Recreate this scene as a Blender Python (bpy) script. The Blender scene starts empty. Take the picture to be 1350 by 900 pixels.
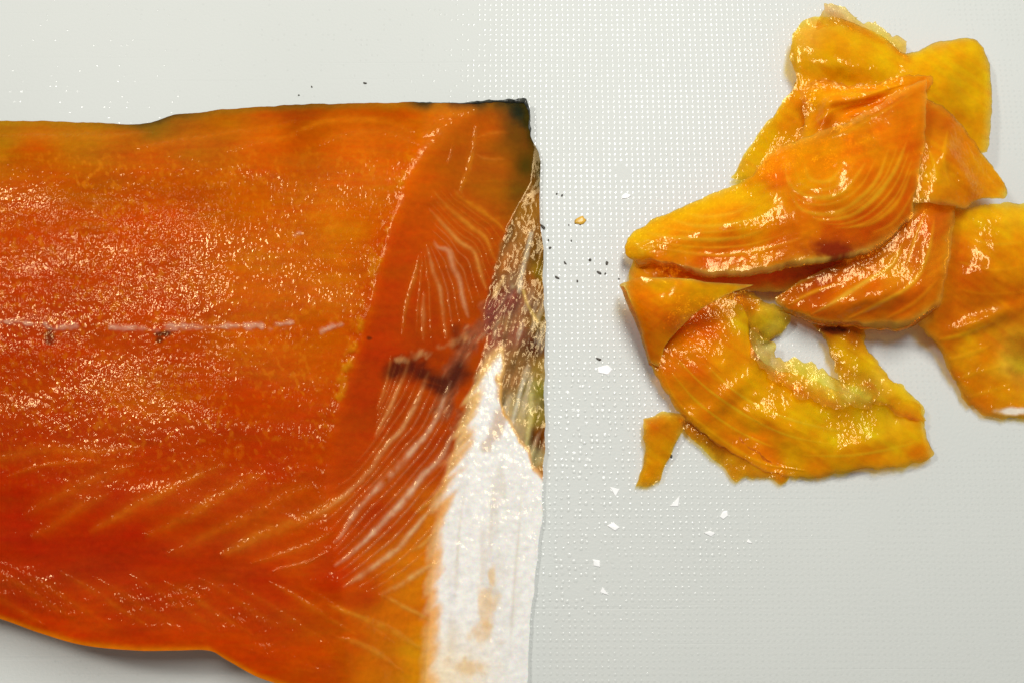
import bpy, math, random
import numpy as np

R = math.radians
rng = np.random.default_rng(7)
scene = bpy.context.scene
COL = scene.collection

# ------------------------------------------------------------------ camera
F_PX, W_PX, H_PX = 1200.0, 1350.0, 900.0      # focal length and picture size in photograph pixels
S_PX = 0.00019                                # metres per pixel on the board at the picture centre
DIST = F_PX * S_PX
TILT = R(12.0)
cam_d = bpy.data.cameras.new('camera')
cam_d.sensor_width = 36.0
cam_d.lens = F_PX / W_PX * 36.0
cam_d.clip_start, cam_d.clip_end = 0.005, 50.0
cam = bpy.data.objects.new('camera', cam_d)
COL.objects.link(cam)
CAM = np.array([0.0, -DIST * math.sin(TILT), DIST * math.cos(TILT)])
cam.location = CAM
cam.rotation_euler = (TILT, 0, 0)
scene.camera = cam

# ------------------------------------------------------------------ world and lamps
world = bpy.data.worlds.new('World')
scene.world = world
world.use_nodes = True
bg = world.node_tree.nodes['Background']
bg.inputs['Color'].default_value = (1.0, 0.985, 0.95, 1)
bg.inputs['Strength'].default_value = 0.14


def area_lamp(name, loc, target, sx, sy, power, color):
    d = bpy.data.lights.new(name, 'AREA')
    d.shape = 'RECTANGLE'
    d.size, d.size_y = sx, sy
    d.energy = power
    d.color = color
    o = bpy.data.objects.new(name, d)
    COL.objects.link(o)
    o.location = loc
    import mathutils
    o.rotation_euler = (mathutils.Vector(target) - mathutils.Vector(loc)).to_track_quat('-Z', 'Y').to_euler()
    return o


area_lamp('kitchen_lamp', (0.10, 0.30, 0.62), (0.05, 0.02, 0.0), 0.12, 0.46, 4.2, (1.0, 0.98, 0.94))
area_lamp('counter_lamp', (-0.42, 0.24, 0.60), (-0.08, 0.0, 0.0), 0.12, 0.09, 1.7, (1.0, 0.96, 0.90))

vs = scene.view_settings
vs.view_transform = 'Standard'
vs.look = 'None'
vs.exposure = 0.0
vs.gamma = 1.0
vs.use_curve_mapping = False
scene.render.engine = 'CYCLES'
scene.cycles.use_denoising = True
scene.cycles.max_bounces = 12
scene.cycles.transparent_max_bounces = 24
scene.cycles.sample_clamp_indirect = 6.0

# ------------------------------------------------------------------ helpers
CT, ST = math.cos(TILT), math.sin(TILT)


def wpos(u, v, z):
    """world position of the point at height z (m) that the photograph shows at pixel (u, v)"""
    u, v, z = np.broadcast_arrays(np.asarray(u, float), np.asarray(v, float), np.asarray(z, float))
    dx = (u - W_PX / 2) / F_PX
    dy = (H_PX / 2 - v) / F_PX
    d = np.stack([dx, dy * CT + ST, dy * ST - CT], -1)
    t = (z - CAM[2]) / d[..., 2]
    return CAM + d * t[..., None]


def lin(c):
    c = np.asarray(c, float) / 255.0
    return np.where(c <= 0.04045, c / 12.92, ((c + 0.055) / 1.055) ** 2.4)


def sm(a, b, x):
    t = np.clip((x - a) / (b - a), 0, 1)
    return t * t * (3 - 2 * t)


_tabs = {}


def vnoise(x, y, seed=0):
    if seed not in _tabs:
        _tabs[seed] = np.random.default_rng(1000 + seed).random((256, 256))
    T = _tabs[seed]
    xi, yi = np.floor(x).astype(int), np.floor(y).astype(int)
    fx, fy = x - xi, y - yi
    fx, fy = fx * fx * (3 - 2 * fx), fy * fy * (3 - 2 * fy)
    a = T[xi % 256, yi % 256]; b = T[(xi + 1) % 256, yi % 256]
    c = T[xi % 256, (yi + 1) % 256]; d = T[(xi + 1) % 256, (yi + 1) % 256]
    return (a * (1 - fx) + b * fx) * (1 - fy) + (c * (1 - fx) + d * fx) * fy * 1.0


def fbm(u, v, su, sv=None, seed=0, oct=3):
    sv = sv or su
    out, amp, tot = 0, 1.0, 0
    for k in range(oct):
        x, y = u / su * 2 ** k, v / sv * 2 ** k
        c_, s_ = math.cos(0.6 + 0.9 * k), math.sin(0.6 + 0.9 * k)
        out = out + amp * vnoise(c_ * x - s_ * y + 17.3 * k, s_ * x + c_ * y + 5.1 * k, seed + k)
        tot += amp
        amp *= 0.5
    return out / tot * 2 - 1


def crom(pts, n=8):
    """Catmull-Rom through the points"""
    p = np.asarray(pts, float)
    if len(p) < 3:
        t = np.linspace(0, 1, n + 1)[:, None]
        return p[0] * (1 - t) + p[-1] * t
    q = np.vstack([2 * p[0] - p[1], p, 2 * p[-1] - p[-2]])
    out = []
    for i in range(1, len(q) - 2):
        t = np.linspace(0, 1, n, endpoint=False)[:, None]
        a, b, c, d = q[i - 1], q[i], q[i + 1], q[i + 2]
        out.append(0.5 * (2 * b + (c - a) * t + (2 * a - 5 * b + 4 * c - d) * t ** 2 + (3 * b - a - 3 * c + d) * t ** 3))
    out.append(p[-1:])
    return np.vstack(out)


def resample(pts, n, smooth=True):
    c = crom(pts, 10) if smooth else np.asarray(pts, float)
    L = np.r_[0, np.cumsum(np.linalg.norm(np.diff(c[:, :2], axis=0), axis=1))]
    s = np.linspace(0, L[-1], n)
    return np.stack([np.interp(s, L, c[:, k]) for k in range(c.shape[1])], -1)


def pl_dist(U, V, pts, reach):
    """distance to a polyline and position 0..1 along it; inf beyond reach"""
    c = crom(pts, 6)[:, :2]
    L = np.r_[0, np.cumsum(np.linalg.norm(np.diff(c, axis=0), axis=1))]
    D = np.full(U.shape, 1e9); T = np.zeros(U.shape)
    lo, hi = c.min(0) - reach, c.max(0) + reach
    m = (U > lo[0]) & (U < hi[0]) & (V > lo[1]) & (V < hi[1])
    if not m.any():
        return D, T
    x, y = U[m], V[m]
    d = np.full(x.shape, 1e9); tt = np.zeros(x.shape)
    for i in range(len(c) - 1):
        a, b = c[i], c[i + 1]
        e = b - a
        l2 = e @ e + 1e-12
        t = np.clip(((x - a[0]) * e[0] + (y - a[1]) * e[1]) / l2, 0, 1)
        dd = np.hypot(x - a[0] - t * e[0], y - a[1] - t * e[1])
        k = dd < d
        d[k] = dd[k]; tt[k] = (L[i] + t[k] * (L[i + 1] - L[i])) / L[-1]
    D[m] = d; T[m] = tt
    return D, T


def idw(U, V, samples, power=4.0, soft=18.0):
    num = np.zeros(U.shape + (3,)); den = np.zeros(U.shape)
    for s in samples:
        w = 1.0 / (np.hypot(U - s[0], V - s[1]) + soft) ** power
        num += w[..., None] * lin(s[2:5]); den += w
    return num / den[..., None]


def mixc(col, c, m):
    return col * (1 - m[..., None]) + np.asarray(c) * m[..., None]


def curve_fn(pts):
    p = np.asarray(pts, float)
    return lambda x: np.interp(x, p[:, 0], p[:, 1])


def mesh_from(name, verts, faces, mat, parent=None, col=None, aux=None, normals=None, smooth=True):
    """faces: (n,4) or (n,3) array; unused vertices are dropped"""
    faces = np.asarray(faces, np.int64)
    used, inv = np.unique(faces.ravel(), return_inverse=True)
    faces = inv.reshape(faces.shape)
    v = verts[used]
    me = bpy.data.meshes.new(name)
    n, k = faces.shape
    me.vertices.add(len(v)); me.vertices.foreach_set('co', v.astype(np.float32).ravel())
    me.loops.add(n * k); me.loops.foreach_set('vertex_index', faces.astype(np.int32).ravel())
    me.polygons.add(n)
    me.polygons.foreach_set('loop_start', np.arange(0, n * k, k, dtype=np.int32))
    me.polygons.foreach_set('loop_total', np.full(n, k, np.int32))
    me.update(calc_edges=True)
    if smooth:
        me.polygons.foreach_set('use_smooth', np.ones(n, bool))
    for nm, arr in (('flesh_colour', col), ('surface', aux)):
        if arr is not None:
            a = arr[used]
            a4 = np.ones((len(a), 4), np.float32); a4[:, :3] = a
            me.attributes.new(nm, 'FLOAT_COLOR', 'POINT').data.foreach_set('color', a4.ravel())
    if normals is not None:
        me.normals_split_custom_set_from_vertices(normals[used].astype(np.float32))
    me.materials.append(mat)
    o = bpy.data.objects.new(name, me)
    COL.objects.link(o)
    if parent:
        o.parent = parent
    return o


def thing(name, label, cat, group=None, kind=None):
    o = bpy.data.objects.new(name, None)
    o.empty_display_size = 0.01
    COL.objects.link(o)
    tag(o, label, cat, group, kind)
    return o


def tag(o, label, cat, group=None, kind=None):
    o['label'] = label
    o['category'] = cat
    if group:
        o['group'] = group
    if kind:
        o['kind'] = kind


def grid_faces(nr, nc):
    i = np.arange(nr * nc).reshape(nr, nc)
    return np.stack([i[:-1, :-1], i[1:, :-1], i[1:, 1:], i[:-1, 1:]], -1).reshape(-1, 4)


def grid_normals(P):
    du = np.gradient(P, axis=1); dv = np.gradient(P, axis=0)
    n = np.cross(dv, du)
    return n / (np.linalg.norm(n, axis=-1, keepdims=True) + 1e-15)


def coons(top, right, bottom, left, nr, nc):
    t_, b_ = resample(top, nc), resample(bottom, nc)
    l_, r_ = resample(left, nr), resample(right, nr)
    s = np.linspace(0, 1, nc)[None, :, None]
    t = np.linspace(0, 1, nr)[:, None, None]
    return ((1 - t) * t_[None] + t * b_[None] + (1 - s) * l_[:, None] + s * r_[:, None]
            - ((1 - s) * (1 - t) * t_[0] + s * (1 - t) * t_[-1] + (1 - s) * t * b_[0] + s * t * b_[-1]))


# ------------------------------------------------------------------ materials
def new_mat(name):
    m = bpy.data.materials.new(name)
    m.use_nodes = True
    nt = m.node_tree
    return m, nt, nt.nodes['Principled BSDF'], nt.nodes['Material Output']


def node(nt, typ, **kw):
    n = nt.nodes.new(typ)
    for k, v in kw.items():
        setattr(n, k, v)
    return n


def noise_tex(nt, scale, detail=2.0, stretch=None, rough=0.5):
    co = node(nt, 'ShaderNodeTexCoord')
    n = node(nt, 'ShaderNodeTexNoise')
    n.inputs['Scale'].default_value = scale
    n.inputs['Detail'].default_value = detail
    n.inputs['Roughness'].default_value = rough
    if stretch:
        mp = node(nt, 'ShaderNodeMapping')
        mp.inputs['Scale'].default_value = stretch
        nt.links.new(co.outputs['Object'], mp.inputs['Vector'])
        nt.links.new(mp.outputs['Vector'], n.inputs['Vector'])
    else:
        nt.links.new(co.outputs['Object'], n.inputs['Vector'])
    return n


def math_node(nt, op, a, b):
    n = node(nt, 'ShaderNodeMath', operation=op)
    for i, x in enumerate((a, b)):
        if isinstance(x, (int, float)):
            n.inputs[i].default_value = x
        else:
            nt.links.new(x, n.inputs[i])
    return n.outputs[0]


def flesh_material(name, sss=0.25, translucent=0.0, grain_scale=900.0, grain=0.00050, fine=0.00010, coat=1.0):
    """wet fish: colour from the attribute flesh_colour; surface = (grain, thinness, roughness)"""
    m, nt, p, out = new_mat(name)
    L = nt.links
    a = node(nt, 'ShaderNodeAttribute', attribute_name='flesh_colour')
    s = node(nt, 'ShaderNodeAttribute', attribute_name='surface')
    sep = node(nt, 'ShaderNodeSeparateColor')
    L.new(s.outputs['Color'], sep.inputs['Color'])
    # colour variation
    n1 = noise_tex(nt, 600.0, 3.0, (1, 1.2, 1))
    hsv = node(nt, 'ShaderNodeHueSaturation')
    L.new(a.outputs['Color'], hsv.inputs['Color'])
    mr = node(nt, 'ShaderNodeMapRange')
    mr.inputs['From Min'].default_value, mr.inputs['From Max'].default_value = 0.3, 0.7
    mr.inputs['To Min'].default_value, mr.inputs['To Max'].default_value = 0.93, 1.07
    L.new(n1.outputs['Fac'], mr.inputs['Value'])
    L.new(mr.outputs[0], hsv.inputs['Value'])
    L.new(hsv.outputs['Color'], p.inputs['Base Color'])
    p.inputs['Subsurface Weight'].default_value = sss
    p.inputs['Subsurface Radius'].default_value = (1.0, 0.45, 0.12)
    p.inputs['Subsurface Scale'].default_value = 0.0005
    p.inputs['Roughness'].default_value = 0.6
    p.inputs['Specular IOR Level'].default_value = 0.0
    # wet grain
    g = noise_tex(nt, grain_scale, 1.0, (1.2, 0.8, 1), 0.5)
    h1 = math_node(nt, 'MULTIPLY', g.outputs['Fac'], sep.outputs['Red'])
    b1 = node(nt, 'ShaderNodeBump')
    b1.inputs['Strength'].default_value = 1.0
    b1.inputs['Distance'].default_value = grain
    L.new(h1, b1.inputs['Height'])
    f = noise_tex(nt, 420.0, 2.0, (0.7, 1.3, 1))
    b2 = node(nt, 'ShaderNodeBump')
    b2.inputs['Strength'].default_value = 1.0
    b2.inputs['Distance'].default_value = fine
    L.new(f.outputs['Fac'], b2.inputs['Height'])
    L.new(b1.outputs['Normal'], b2.inputs['Normal'])
    b3 = node(nt, 'ShaderNodeBump')
    b3.inputs['Strength'].default_value = 1.0
    b3.inputs['Distance'].default_value = grain * 0.15
    L.new(h1, b3.inputs['Height'])
    L.new(b3.outputs['Normal'], p.inputs['Normal'])
    sh = p.outputs['BSDF']
    # oily film: warm gloss over the flesh, amount in the blue channel of surface
    gl = node(nt, 'ShaderNodeBsdfGlossy')
    gl.inputs['Color'].default_value = (1.0, 0.76, 0.40, 1)
    gl.inputs['Roughness'].default_value = 0.14
    L.new(b2.outputs['Normal'], gl.inputs['Normal'])
    fr = node(nt, 'ShaderNodeFresnel')
    fr.inputs['IOR'].default_value = 1.43
    gfac = math_node(nt, 'MULTIPLY', fr.outputs[0], sep.outputs['Blue'])

    def oiled(shader):
        mg = node(nt, 'ShaderNodeMixShader')
        L.new(gfac, mg.inputs['Fac'])
        L.new(shader, mg.inputs[1]); L.new(gl.outputs[0], mg.inputs[2])
        return mg.outputs[0]
    if translucent > 0:
        tl = node(nt, 'ShaderNodeBsdfTranslucent')
        L.new(hsv.outputs['Color'], tl.inputs['Color'])
        mx = node(nt, 'ShaderNodeMixShader')
        mx.inputs['Fac'].default_value = translucent
        L.new(sh, mx.inputs[1]); L.new(tl.outputs[0], mx.inputs[2])
        tr = node(nt, 'ShaderNodeBsdfTransparent')
        gm = node(nt, 'ShaderNodeGamma')
        gm.inputs['Gamma'].default_value = 0.36
        L.new(hsv.outputs['Color'], gm.inputs['Color'])
        L.new(gm.outputs[0], tr.inputs['Color'])
        mx2 = node(nt, 'ShaderNodeMixShader')
        L.new(sep.outputs['Green'], mx2.inputs['Fac'])
        L.new(mx.outputs[0], mx2.inputs[1]); L.new(tr.outputs[0], mx2.inputs[2])
        sh = mx2.outputs[0]
    L.new(oiled(sh), out.inputs['Surface'])
    return m


M_FLESH = flesh_material('fillet_flesh')
M_SLICE = flesh_material('slice_flesh', sss=0.0, translucent=0.10, grain_scale=950.0, grain=0.0004, fine=0.00010, coat=1.0)


def skin_material():
    m, nt, p, out = new_mat('dark_skin')
    n = noise_tex(nt, 700.0, 4.0)
    cr = node(nt, 'ShaderNodeValToRGB')
    e = cr.color_ramp.elements
    e[0].position, e[0].color = 0.35, (0.012, 0.015, 0.012, 1)
    e[1].position, e[1].color = 0.7, (0.07, 0.075, 0.06, 1)
    nt.links.new(n.outputs['Fac'], cr.inputs['Fac'])
    nt.links.new(cr.outputs['Color'], p.inputs['Base Color'])
    p.inputs['Roughness'].default_value = 0.35
    b = node(nt, 'ShaderNodeBump')
    b.inputs['Distance'].default_value = 0.0004
    nt.links.new(n.outputs['Fac'], b.inputs['Height'])
    nt.links.new(b.outputs['Normal'], p.inputs['Normal'])
    return m


M_SKIN = skin_material()


def board_material(name, dimple=False):
    m, nt, p, out = new_mat(name)
    n = noise_tex(nt, 9.0, 5.0)
    cr = node(nt, 'ShaderNodeValToRGB')
    e = cr.color_ramp.elements
    e[0].position, e[0].color = 0.3, (0.61, 0.635, 0.605, 1)
    e[1].position, e[1].color = 0.7, (0.655, 0.68, 0.65, 1)
    nt.links.new(n.outputs['Fac'], cr.inputs['Fac'])
    nt.links.new(cr.outputs['Color'], p.inputs['Base Color'])
    p.inputs['Roughness'].default_value = 0.2 if dimple else 0.5
    p.inputs['IOR'].default_value = 1.5
    p.inputs['Specular IOR Level'].default_value = 0.5 if dimple else 0.22
    b = node(nt, 'ShaderNodeBump')
    b.inputs['Distance'].default_value = 0.00006
    f = noise_tex(nt, 1300.0, 2.0)
    nt.links.new(f.outputs['Fac'], b.inputs['Height'])
    nrm = b
    for ang, sc in ((18.0, 1.0), (-52.0, 1.3)):          # fine knife marks
        mp_n = noise_tex(nt, 160.0 * sc, 3.0, (0.03, 3.0, 1))
        mp_n.inputs['Vector'].links[0].from_node.inputs['Rotation'].default_value = (0, 0, R(ang))
        cr2 = node(nt, 'ShaderNodeValToRGB')
        cr2.color_ramp.elements[0].position, cr2.color_ramp.elements[1].position = 0.66, 0.72
        nt.links.new(mp_n.outputs['Fac'], cr2.inputs['Fac'])
        b_ = node(nt, 'ShaderNodeBump')
        b_.invert = True
        b_.inputs['Distance'].default_value = 0.00002
        nt.links.new(cr2.outputs['Color'], b_.inputs['Height'])
        nt.links.new(nrm.outputs['Normal'], b_.inputs['Normal'])
        nrm = b_
    nt.links.new(nrm.outputs['Normal'], p.inputs['Normal'])
    return m


M_BOARD = board_material('board_plastic')
M_DIMPLE = board_material('board_dimple_plastic', True)


def simple_mat(name, c, rough=0.3, transmission=0.0, noise=0.15):
    m, nt, p, out = new_mat(name)
    n = noise_tex(nt, 1200.0, 3.0)
    mr = node(nt, 'ShaderNodeMapRange')
    mr.inputs['From Min'].default_value, mr.inputs['From Max'].default_value = 0.3, 0.7
    mr.inputs['To Min'].default_value, mr.inputs['To Max'].default_value = 1 - noise, 1 + noise
    nt.links.new(n.outputs['Fac'], mr.inputs['Value'])
    hsv = node(nt, 'ShaderNodeHueSaturation')
    hsv.inputs['Color'].default_value = (*c, 1)
    nt.links.new(mr.outputs[0], hsv.inputs['Value'])
    nt.links.new(hsv.outputs['Color'], p.inputs['Base Color'])
    p.inputs['Roughness'].default_value = rough
    p.inputs['Transmission Weight'].default_value = transmission
    return m


# ------------------------------------------------------------------ the cutting board
BX0, BX1, BY0, BY1, BT = -0.26, 0.26, -0.20, 0.22, 0.012
board = thing('cutting_board', 'white plastic cutting board with a fine dimpled surface under the fish', 'cutting board')


def board_slab():
    def outline(inset, z):
        r = 0.018 - inset
        pts = []
        for cx, cy, a0 in ((BX1 - 0.018, BY1 - 0.018, 0), (BX0 + 0.018, BY1 - 0.018, 90), (BX0 + 0.018, BY0 + 0.018, 180), (BX1 - 0.018, BY0 + 0.018, 270)):
            for k in range(9):
                t = R(a0 + 90 * k / 8)
                pts.append((cx + r * math.cos(t), cy + r * math.sin(t), z))
        return pts
    rows = [outline(0.002, 0.0), outline(0.0006, -0.0006), outline(0.0, -0.002), outline(0.0, -BT + 0.002), outline(0.0006, -BT + 0.0006), outline(0.002, -BT)]
    n = len(rows[0])
    verts = [p for r in rows for p in r]
    faces = [tuple(range(n)), tuple(range(5 * n, 6 * n))[::-1]]
    for k in range(5):
        for i in range(n):
            j = (i + 1) % n
            faces.append((k * n + i, (k + 1) * n + i, (k + 1) * n + j, k * n + j))
    me = bpy.data.meshes.new('slab')
    me.from_pydata(verts, [], faces)
    me.materials.append(M_BOARD)
    o = bpy.data.objects.new('slab', me)
    COL.objects.link(o)
    o.parent = board


board_slab()

# outlines of the fillet in photograph pixels
F_TOP = [(-220, 158), (-100, 160), (0, 160), (60, 160), (130, 162), (185, 164), (230, 152), (300, 144), (370, 139),
         (430, 138), (500, 136), (550, 135), (600, 137), (650, 134), (692, 132)]
F_RIGHT = [(692, 132), (698, 150), (699, 170), (703, 186), (710, 205), (711, 240), (713, 300), (716, 340), (717, 400), (719, 440),
           (717, 500), (718, 560), (716, 640), (713, 700), (706, 760), (700, 820), (696, 880), (693, 930), (690, 980)]
F_BOT = [(-220, 745), (-100, 785), (0, 815), (50, 833), (110, 850), (180, 857), (230, 857), (275, 857), (300, 870),
         (340, 892), (380, 905), (450, 930), (560, 965), (690, 980)]
F_LEFT = [(-220, 158), (-220, 745)]

topf, botf = curve_fn(F_TOP), curve_fn(F_BOT)
rightf = curve_fn([(v, u) for u, v in F_RIGHT])


def dimples():
    pitch = 0.00150
    nx, ny = int(0.36 / pitch), int(0.27 / pitch)
    X, Y = np.meshgrid((np.arange(nx) - nx / 2) * pitch, (np.arange(ny) - ny / 2) * pitch + 0.008)
    X, Y = X.ravel(), Y.ravel()
    # photograph pixel of each dimple
    q = np.stack([X, Y, 0 * X], -1) - CAM
    zc = -(q[:, 1] * ST - q[:, 2] * CT)
    zc = q[:, 1] * ST * 1.0 - q[:, 2] * CT
    u = W_PX / 2 + F_PX * q[:, 0] / zc
    v = H_PX / 2 - F_PX * (q[:, 1] * CT + q[:, 2] * ST) / zc
    under = (u < rightf(v) - 12) & (v > topf(u) + 14) & (v < botf(u) - 30)
    wear_glint = 0.55 + 0.45 * fbm(u, v, 130, 130, 31, 3) + 0.25 * fbm(u, v, 25, 25, 35, 2)
    wear_glint *= 0.16 + 0.9 * np.exp(-((u - 815) / 165) ** 2)  # lamp's glint band put into the dimple height, over random wear
    keep = (~under) & (wear_glint > 0.08) & ((u > 660) | (rng.random(len(u)) < 0.10 + 0.9 * sm(560, 680, u)))
    wet = np.exp(-((u - 770) / 75) ** 2) * sm(430, 540, v) * sm(860, 780, v) + 0.7 * np.exp(-((u - 930) / 70) ** 2 - ((v - 715) / 40) ** 2)
    keep &= rng.random(len(u)) > 0.25 * wet
    X, Y, wear_glint, wet = X[keep], Y[keep], np.clip(wear_glint[keep] + 0.25 * wet[keep], 0, 1.2), wet[keep]
    n = len(X)
    X = X + rng.normal(0, 0.03e-3, n) + wet * rng.normal(0, 0.2e-3, n); Y = Y + rng.normal(0, 0.03e-3, n) + wet * rng.normal(0, 0.12e-3, n)
    seg = 6
    ang = np.arange(seg) * 2 * math.pi / seg
    hgt = (0.012 + 0.055 * wear_glint) * 1e-3 * rng.uniform(0.85, 1.1, n)
    hgt = hgt * (1 + wet * rng.uniform(-0.5, 0.9, n))
    rad = 0.50e-3 * (0.75 + 0.25 * wear_glint) * (1 + wet * rng.uniform(-0.25, 0.5, n))
    rings = []
    for fr, fz in ((1.0, -0.15), (0.62, 0.62)):
        rx = X[:, None] + rad[:, None] * fr * np.cos(ang)
        ry = Y[:, None] + rad[:, None] * fr * np.sin(ang)
        rz = np.repeat((hgt * fz)[:, None], seg, 1)
        rings.append(np.stack([rx, ry, rz], -1))
    apex = np.stack([X, Y, hgt], -1)[:, None]
    V = np.concatenate([rings[0], rings[1], apex], 1)      # n, 13, 3
    base = np.arange(n)[:, None, None] * (2 * seg + 1)
    j = np.arange(seg); k = (j + 1) % seg
    quads = np.stack([j, k, k + seg, j + seg], -1)
    tri1 = np.concatenate([quads[:, [0, 1, 2]], quads[:, [0, 2, 3]], np.stack([j + seg, k + seg, np.full(seg, 2 * seg)], -1)])
    faces = (base + tri1[None]).reshape(-1, 3)
    o = mesh_from('dimples', V.reshape(-1, 3), faces, M_DIMPLE, board)
    o['kind'] = 'stuff'


dimples()

# ------------------------------------------------------------------ the salmon fillet
RIDGE = curve_fn([(100, 560), (150, 562), (190, 550), (250, 530), (300, 514), (350, 500), (400, 488), (450, 474), (500, 456),
                  (550, 441), (600, 430), (650, 428), (700, 436), (800, 452), (1000, 470)])
FOOT = curve_fn([(100, 696), (200, 703), (240, 699), (268, 684), (300, 667), (340, 655), (380, 644), (420, 637), (450, 640),
                 (500, 626), (560, 606), (640, 585), (740, 571), (900, 561), (1000, 556)])
MEM_L = curve_fn([(440, 663), (455, 655), (480, 641), (510, 629), (540, 620), (570, 609), (610, 593), (650, 583), (700, 575),
                  (760, 570), (830, 566), (900, 562), (1000, 557)])
MEM_R = curve_fn([(440, 664), (455, 668), (500, 658), (545, 667), (580, 688), (610, 704), (640, 722), (1000, 740)])

F_SAMPLES = [
    (0, 168, 160, 92, 10), (100, 167, 165, 92, 10), (200, 172, 130, 78, 15), (300, 155, 165, 78, 5), (400, 145, 150, 55, 0),
    (500, 145, 160, 58, 0), (600, 150, 185, 78, 5),
    (50, 205, 180, 70, 3), (200, 205, 186, 68, 3), (350, 200, 190, 72, 3), (480, 200, 195, 78, 5),
    (50, 300, 182, 55, 3), (200, 300, 186, 58, 3), (350, 300, 196, 78, 5), (450, 300, 200, 90, 6), (480, 250, 200, 86, 5),
    (50, 380, 178, 48, 2), (200, 380, 182, 55, 3), (350, 380, 193, 78, 5), (440, 390, 196, 84, 5),
    (50, 450, 172, 42, 2), (200, 460, 178, 50, 3), (350, 450, 190, 70, 4), (430, 470, 190, 72, 3),
    (50, 520, 174, 48, 2), (200, 520, 180, 62, 4), (300, 540, 174, 48, 2), (400, 540, 180, 52, 2),
    (50, 600, 168, 38, 1), (200, 600, 172, 45, 2), (350, 600, 174, 45, 2), (420, 620, 182, 58, 2),
    (50, 700, 165, 30, 1), (150, 700, 168, 32, 1), (280, 700, 174, 42, 2), (400, 700, 180, 55, 3),
    (50, 770, 174, 42, 1), (200, 770, 177, 42, 1), (350, 780, 178, 45, 1), (440, 760, 178, 45, 1),
    (100, 830, 192, 54, 1), (250, 840, 194, 56, 1), (350, 870, 196, 60, 2), (420, 880, 196, 65, 2),
    (540, 220, 202, 78, 2), (520, 320, 190, 58, 1), (520, 400, 184, 50, 1), (500, 460, 177, 42, 1), (580, 300, 192, 66, 3),
    (600, 380, 168, 52, 3), (560, 430, 163, 46, 2), (620, 340, 172, 54, 4), (630, 290, 180, 62, 4),
    (480, 520, 172, 44, 1), (460, 600, 180, 54, 1), (520, 560, 165, 44, 2), (500, 680, 172, 44, 2), (560, 600, 168, 47, 2),
    (540, 680, 182, 62, 3), (480, 780, 182, 58, 2), (520, 820, 207, 100, 5), (545, 770, 207, 115, 8), (550, 860, 222, 150, 12),
    (500, 880, 207, 105, 5), (460, 850, 192, 72, 2), (560, 740, 210, 120, 15), (570, 690, 205, 115, 20),
    (640, 170, 187, 76, 5), (660, 220, 165, 70, 8), (680, 175, 105, 58, 12), (693, 220, 66, 50, 8), (650, 255, 172, 80, 8),
    (690, 150, 40, 40, 25), (685, 250, 110, 62, 12),
]

# fat lines: (points, half width px, colour sRGB, strength, relief mm, part name or None)
PALE = (226, 168, 118)
GOLD = (216, 132, 22)
AMB = (204, 104, 12)
LINES = []


def ln(pts, w, c, a, relief=0.10, part=True, w_end=0.35, seed=None):
    LINES.append((pts, w, c, a, relief, part, w_end))


# upper fan on the cut face
ln([(628, 168), (624, 195), (617, 228), (608, 250), (612, 262)], 3.2, GOLD, .75)
ln([(600, 252), (608, 262), (635, 278), (656, 294), (667, 307)], 3.6, GOLD, .85)
ln([(572, 252), (584, 267), (605, 286), (622, 299), (640, 314), (648, 334), (656, 347)], 3.6, (218, 134, 34), .85)
ln([(566, 276), (584, 295), (604, 318), (622, 330), (629, 343), (636, 368), (642, 383)], 3.4, (222, 146, 62), .85)
ln([(572, 318), (578, 327), (592, 332), (598, 354), (606, 370), (610, 394), (618, 420)], 3.4, PALE, .72)
ln([(563, 324), (566, 338), (572, 360), (579, 376), (582, 394), (586, 428), (589, 447)], 3.0, (218, 146, 82), .7)
ln([(552, 336), (548, 360), (540, 384), (534, 408), (530, 442)], 2.4, (214, 126, 40), .6)
ln([(560, 386), (558, 404), (558, 424), (559, 452)], 2.6, (214, 134, 70), .6)
ln([(628, 205), (645, 211), (664, 211)], 2.2, (214, 130, 40), .6)
ln([(630, 182), (648, 176), (672, 176)], 2.4, (214, 130, 30), .5)
ln([(590, 218), (594, 206), (598, 190)], 1.6, (214, 110, 20), .5)
# lower fan
ln([(516, 468), (512, 490), (508, 508), (498, 540)], 1.8, (222, 130, 60), .7)
ln([(540, 472), (533, 494), (524, 514), (514, 538), (504, 556), (494, 577)], 2.4, (228, 150, 84), .85)
ln([(566, 488), (562, 498), (554, 520), (540, 548), (526, 570), (508, 588), (488, 618), (462, 645), (440, 664), (412, 680)], 3.6, (226, 160, 100), .92)
ln([(596, 500), (586, 524), (578, 546), (564, 570), (548, 588), (522, 618), (496, 644), (470, 672), (452, 702), (440, 716)], 4.0, (230, 180, 140), .95)
ln([(600, 570), (582, 600), (562, 622), (547, 640), (517, 675), (490, 703), (462, 730), (440, 746)], 4.2, (234, 196, 156), .95)
ln([(582, 655), (560, 681), (540, 704), (523, 723), (487, 750), (452, 774)], 3.8, (232, 186, 130), .9)
ln([(578, 740), (562, 748), (547, 757), (523, 773), (500, 783)], 4.2, (232, 186, 110), .85)
ln([(500, 783), (516, 790), (533, 800), (550, 808), (568, 818)], 3.4, (230, 168, 60), .75)
ln([(432, 796), (455, 804), (477, 813), (510, 827), (543, 847), (560, 856)], 4.4, (228, 158, 40), .65)
ln([(440, 838), (470, 846), (500, 862), (530, 884)], 4.0, (226, 150, 40), .45)
ln([(590, 628), (578, 650), (562, 664), (548, 676)], 2.6, (226, 160, 60), .5)
ln([(575, 700), (558, 716), (540, 726)], 2.8, (228, 170, 80), .6)
_fan = [l for l in LINES]


def between(i, j, k=0.5, w=1.3, a=0.42):
    p, q = resample(_fan[i][0], 8), resample(_fan[j][0], 8)
    c = tuple((np.array(_fan[i][2]) + np.array(_fan[j][2])) / 2 * 0.95)
    ln([tuple(x) for x in (p * (1 - k) + q * k)], w, c, a)


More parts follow.
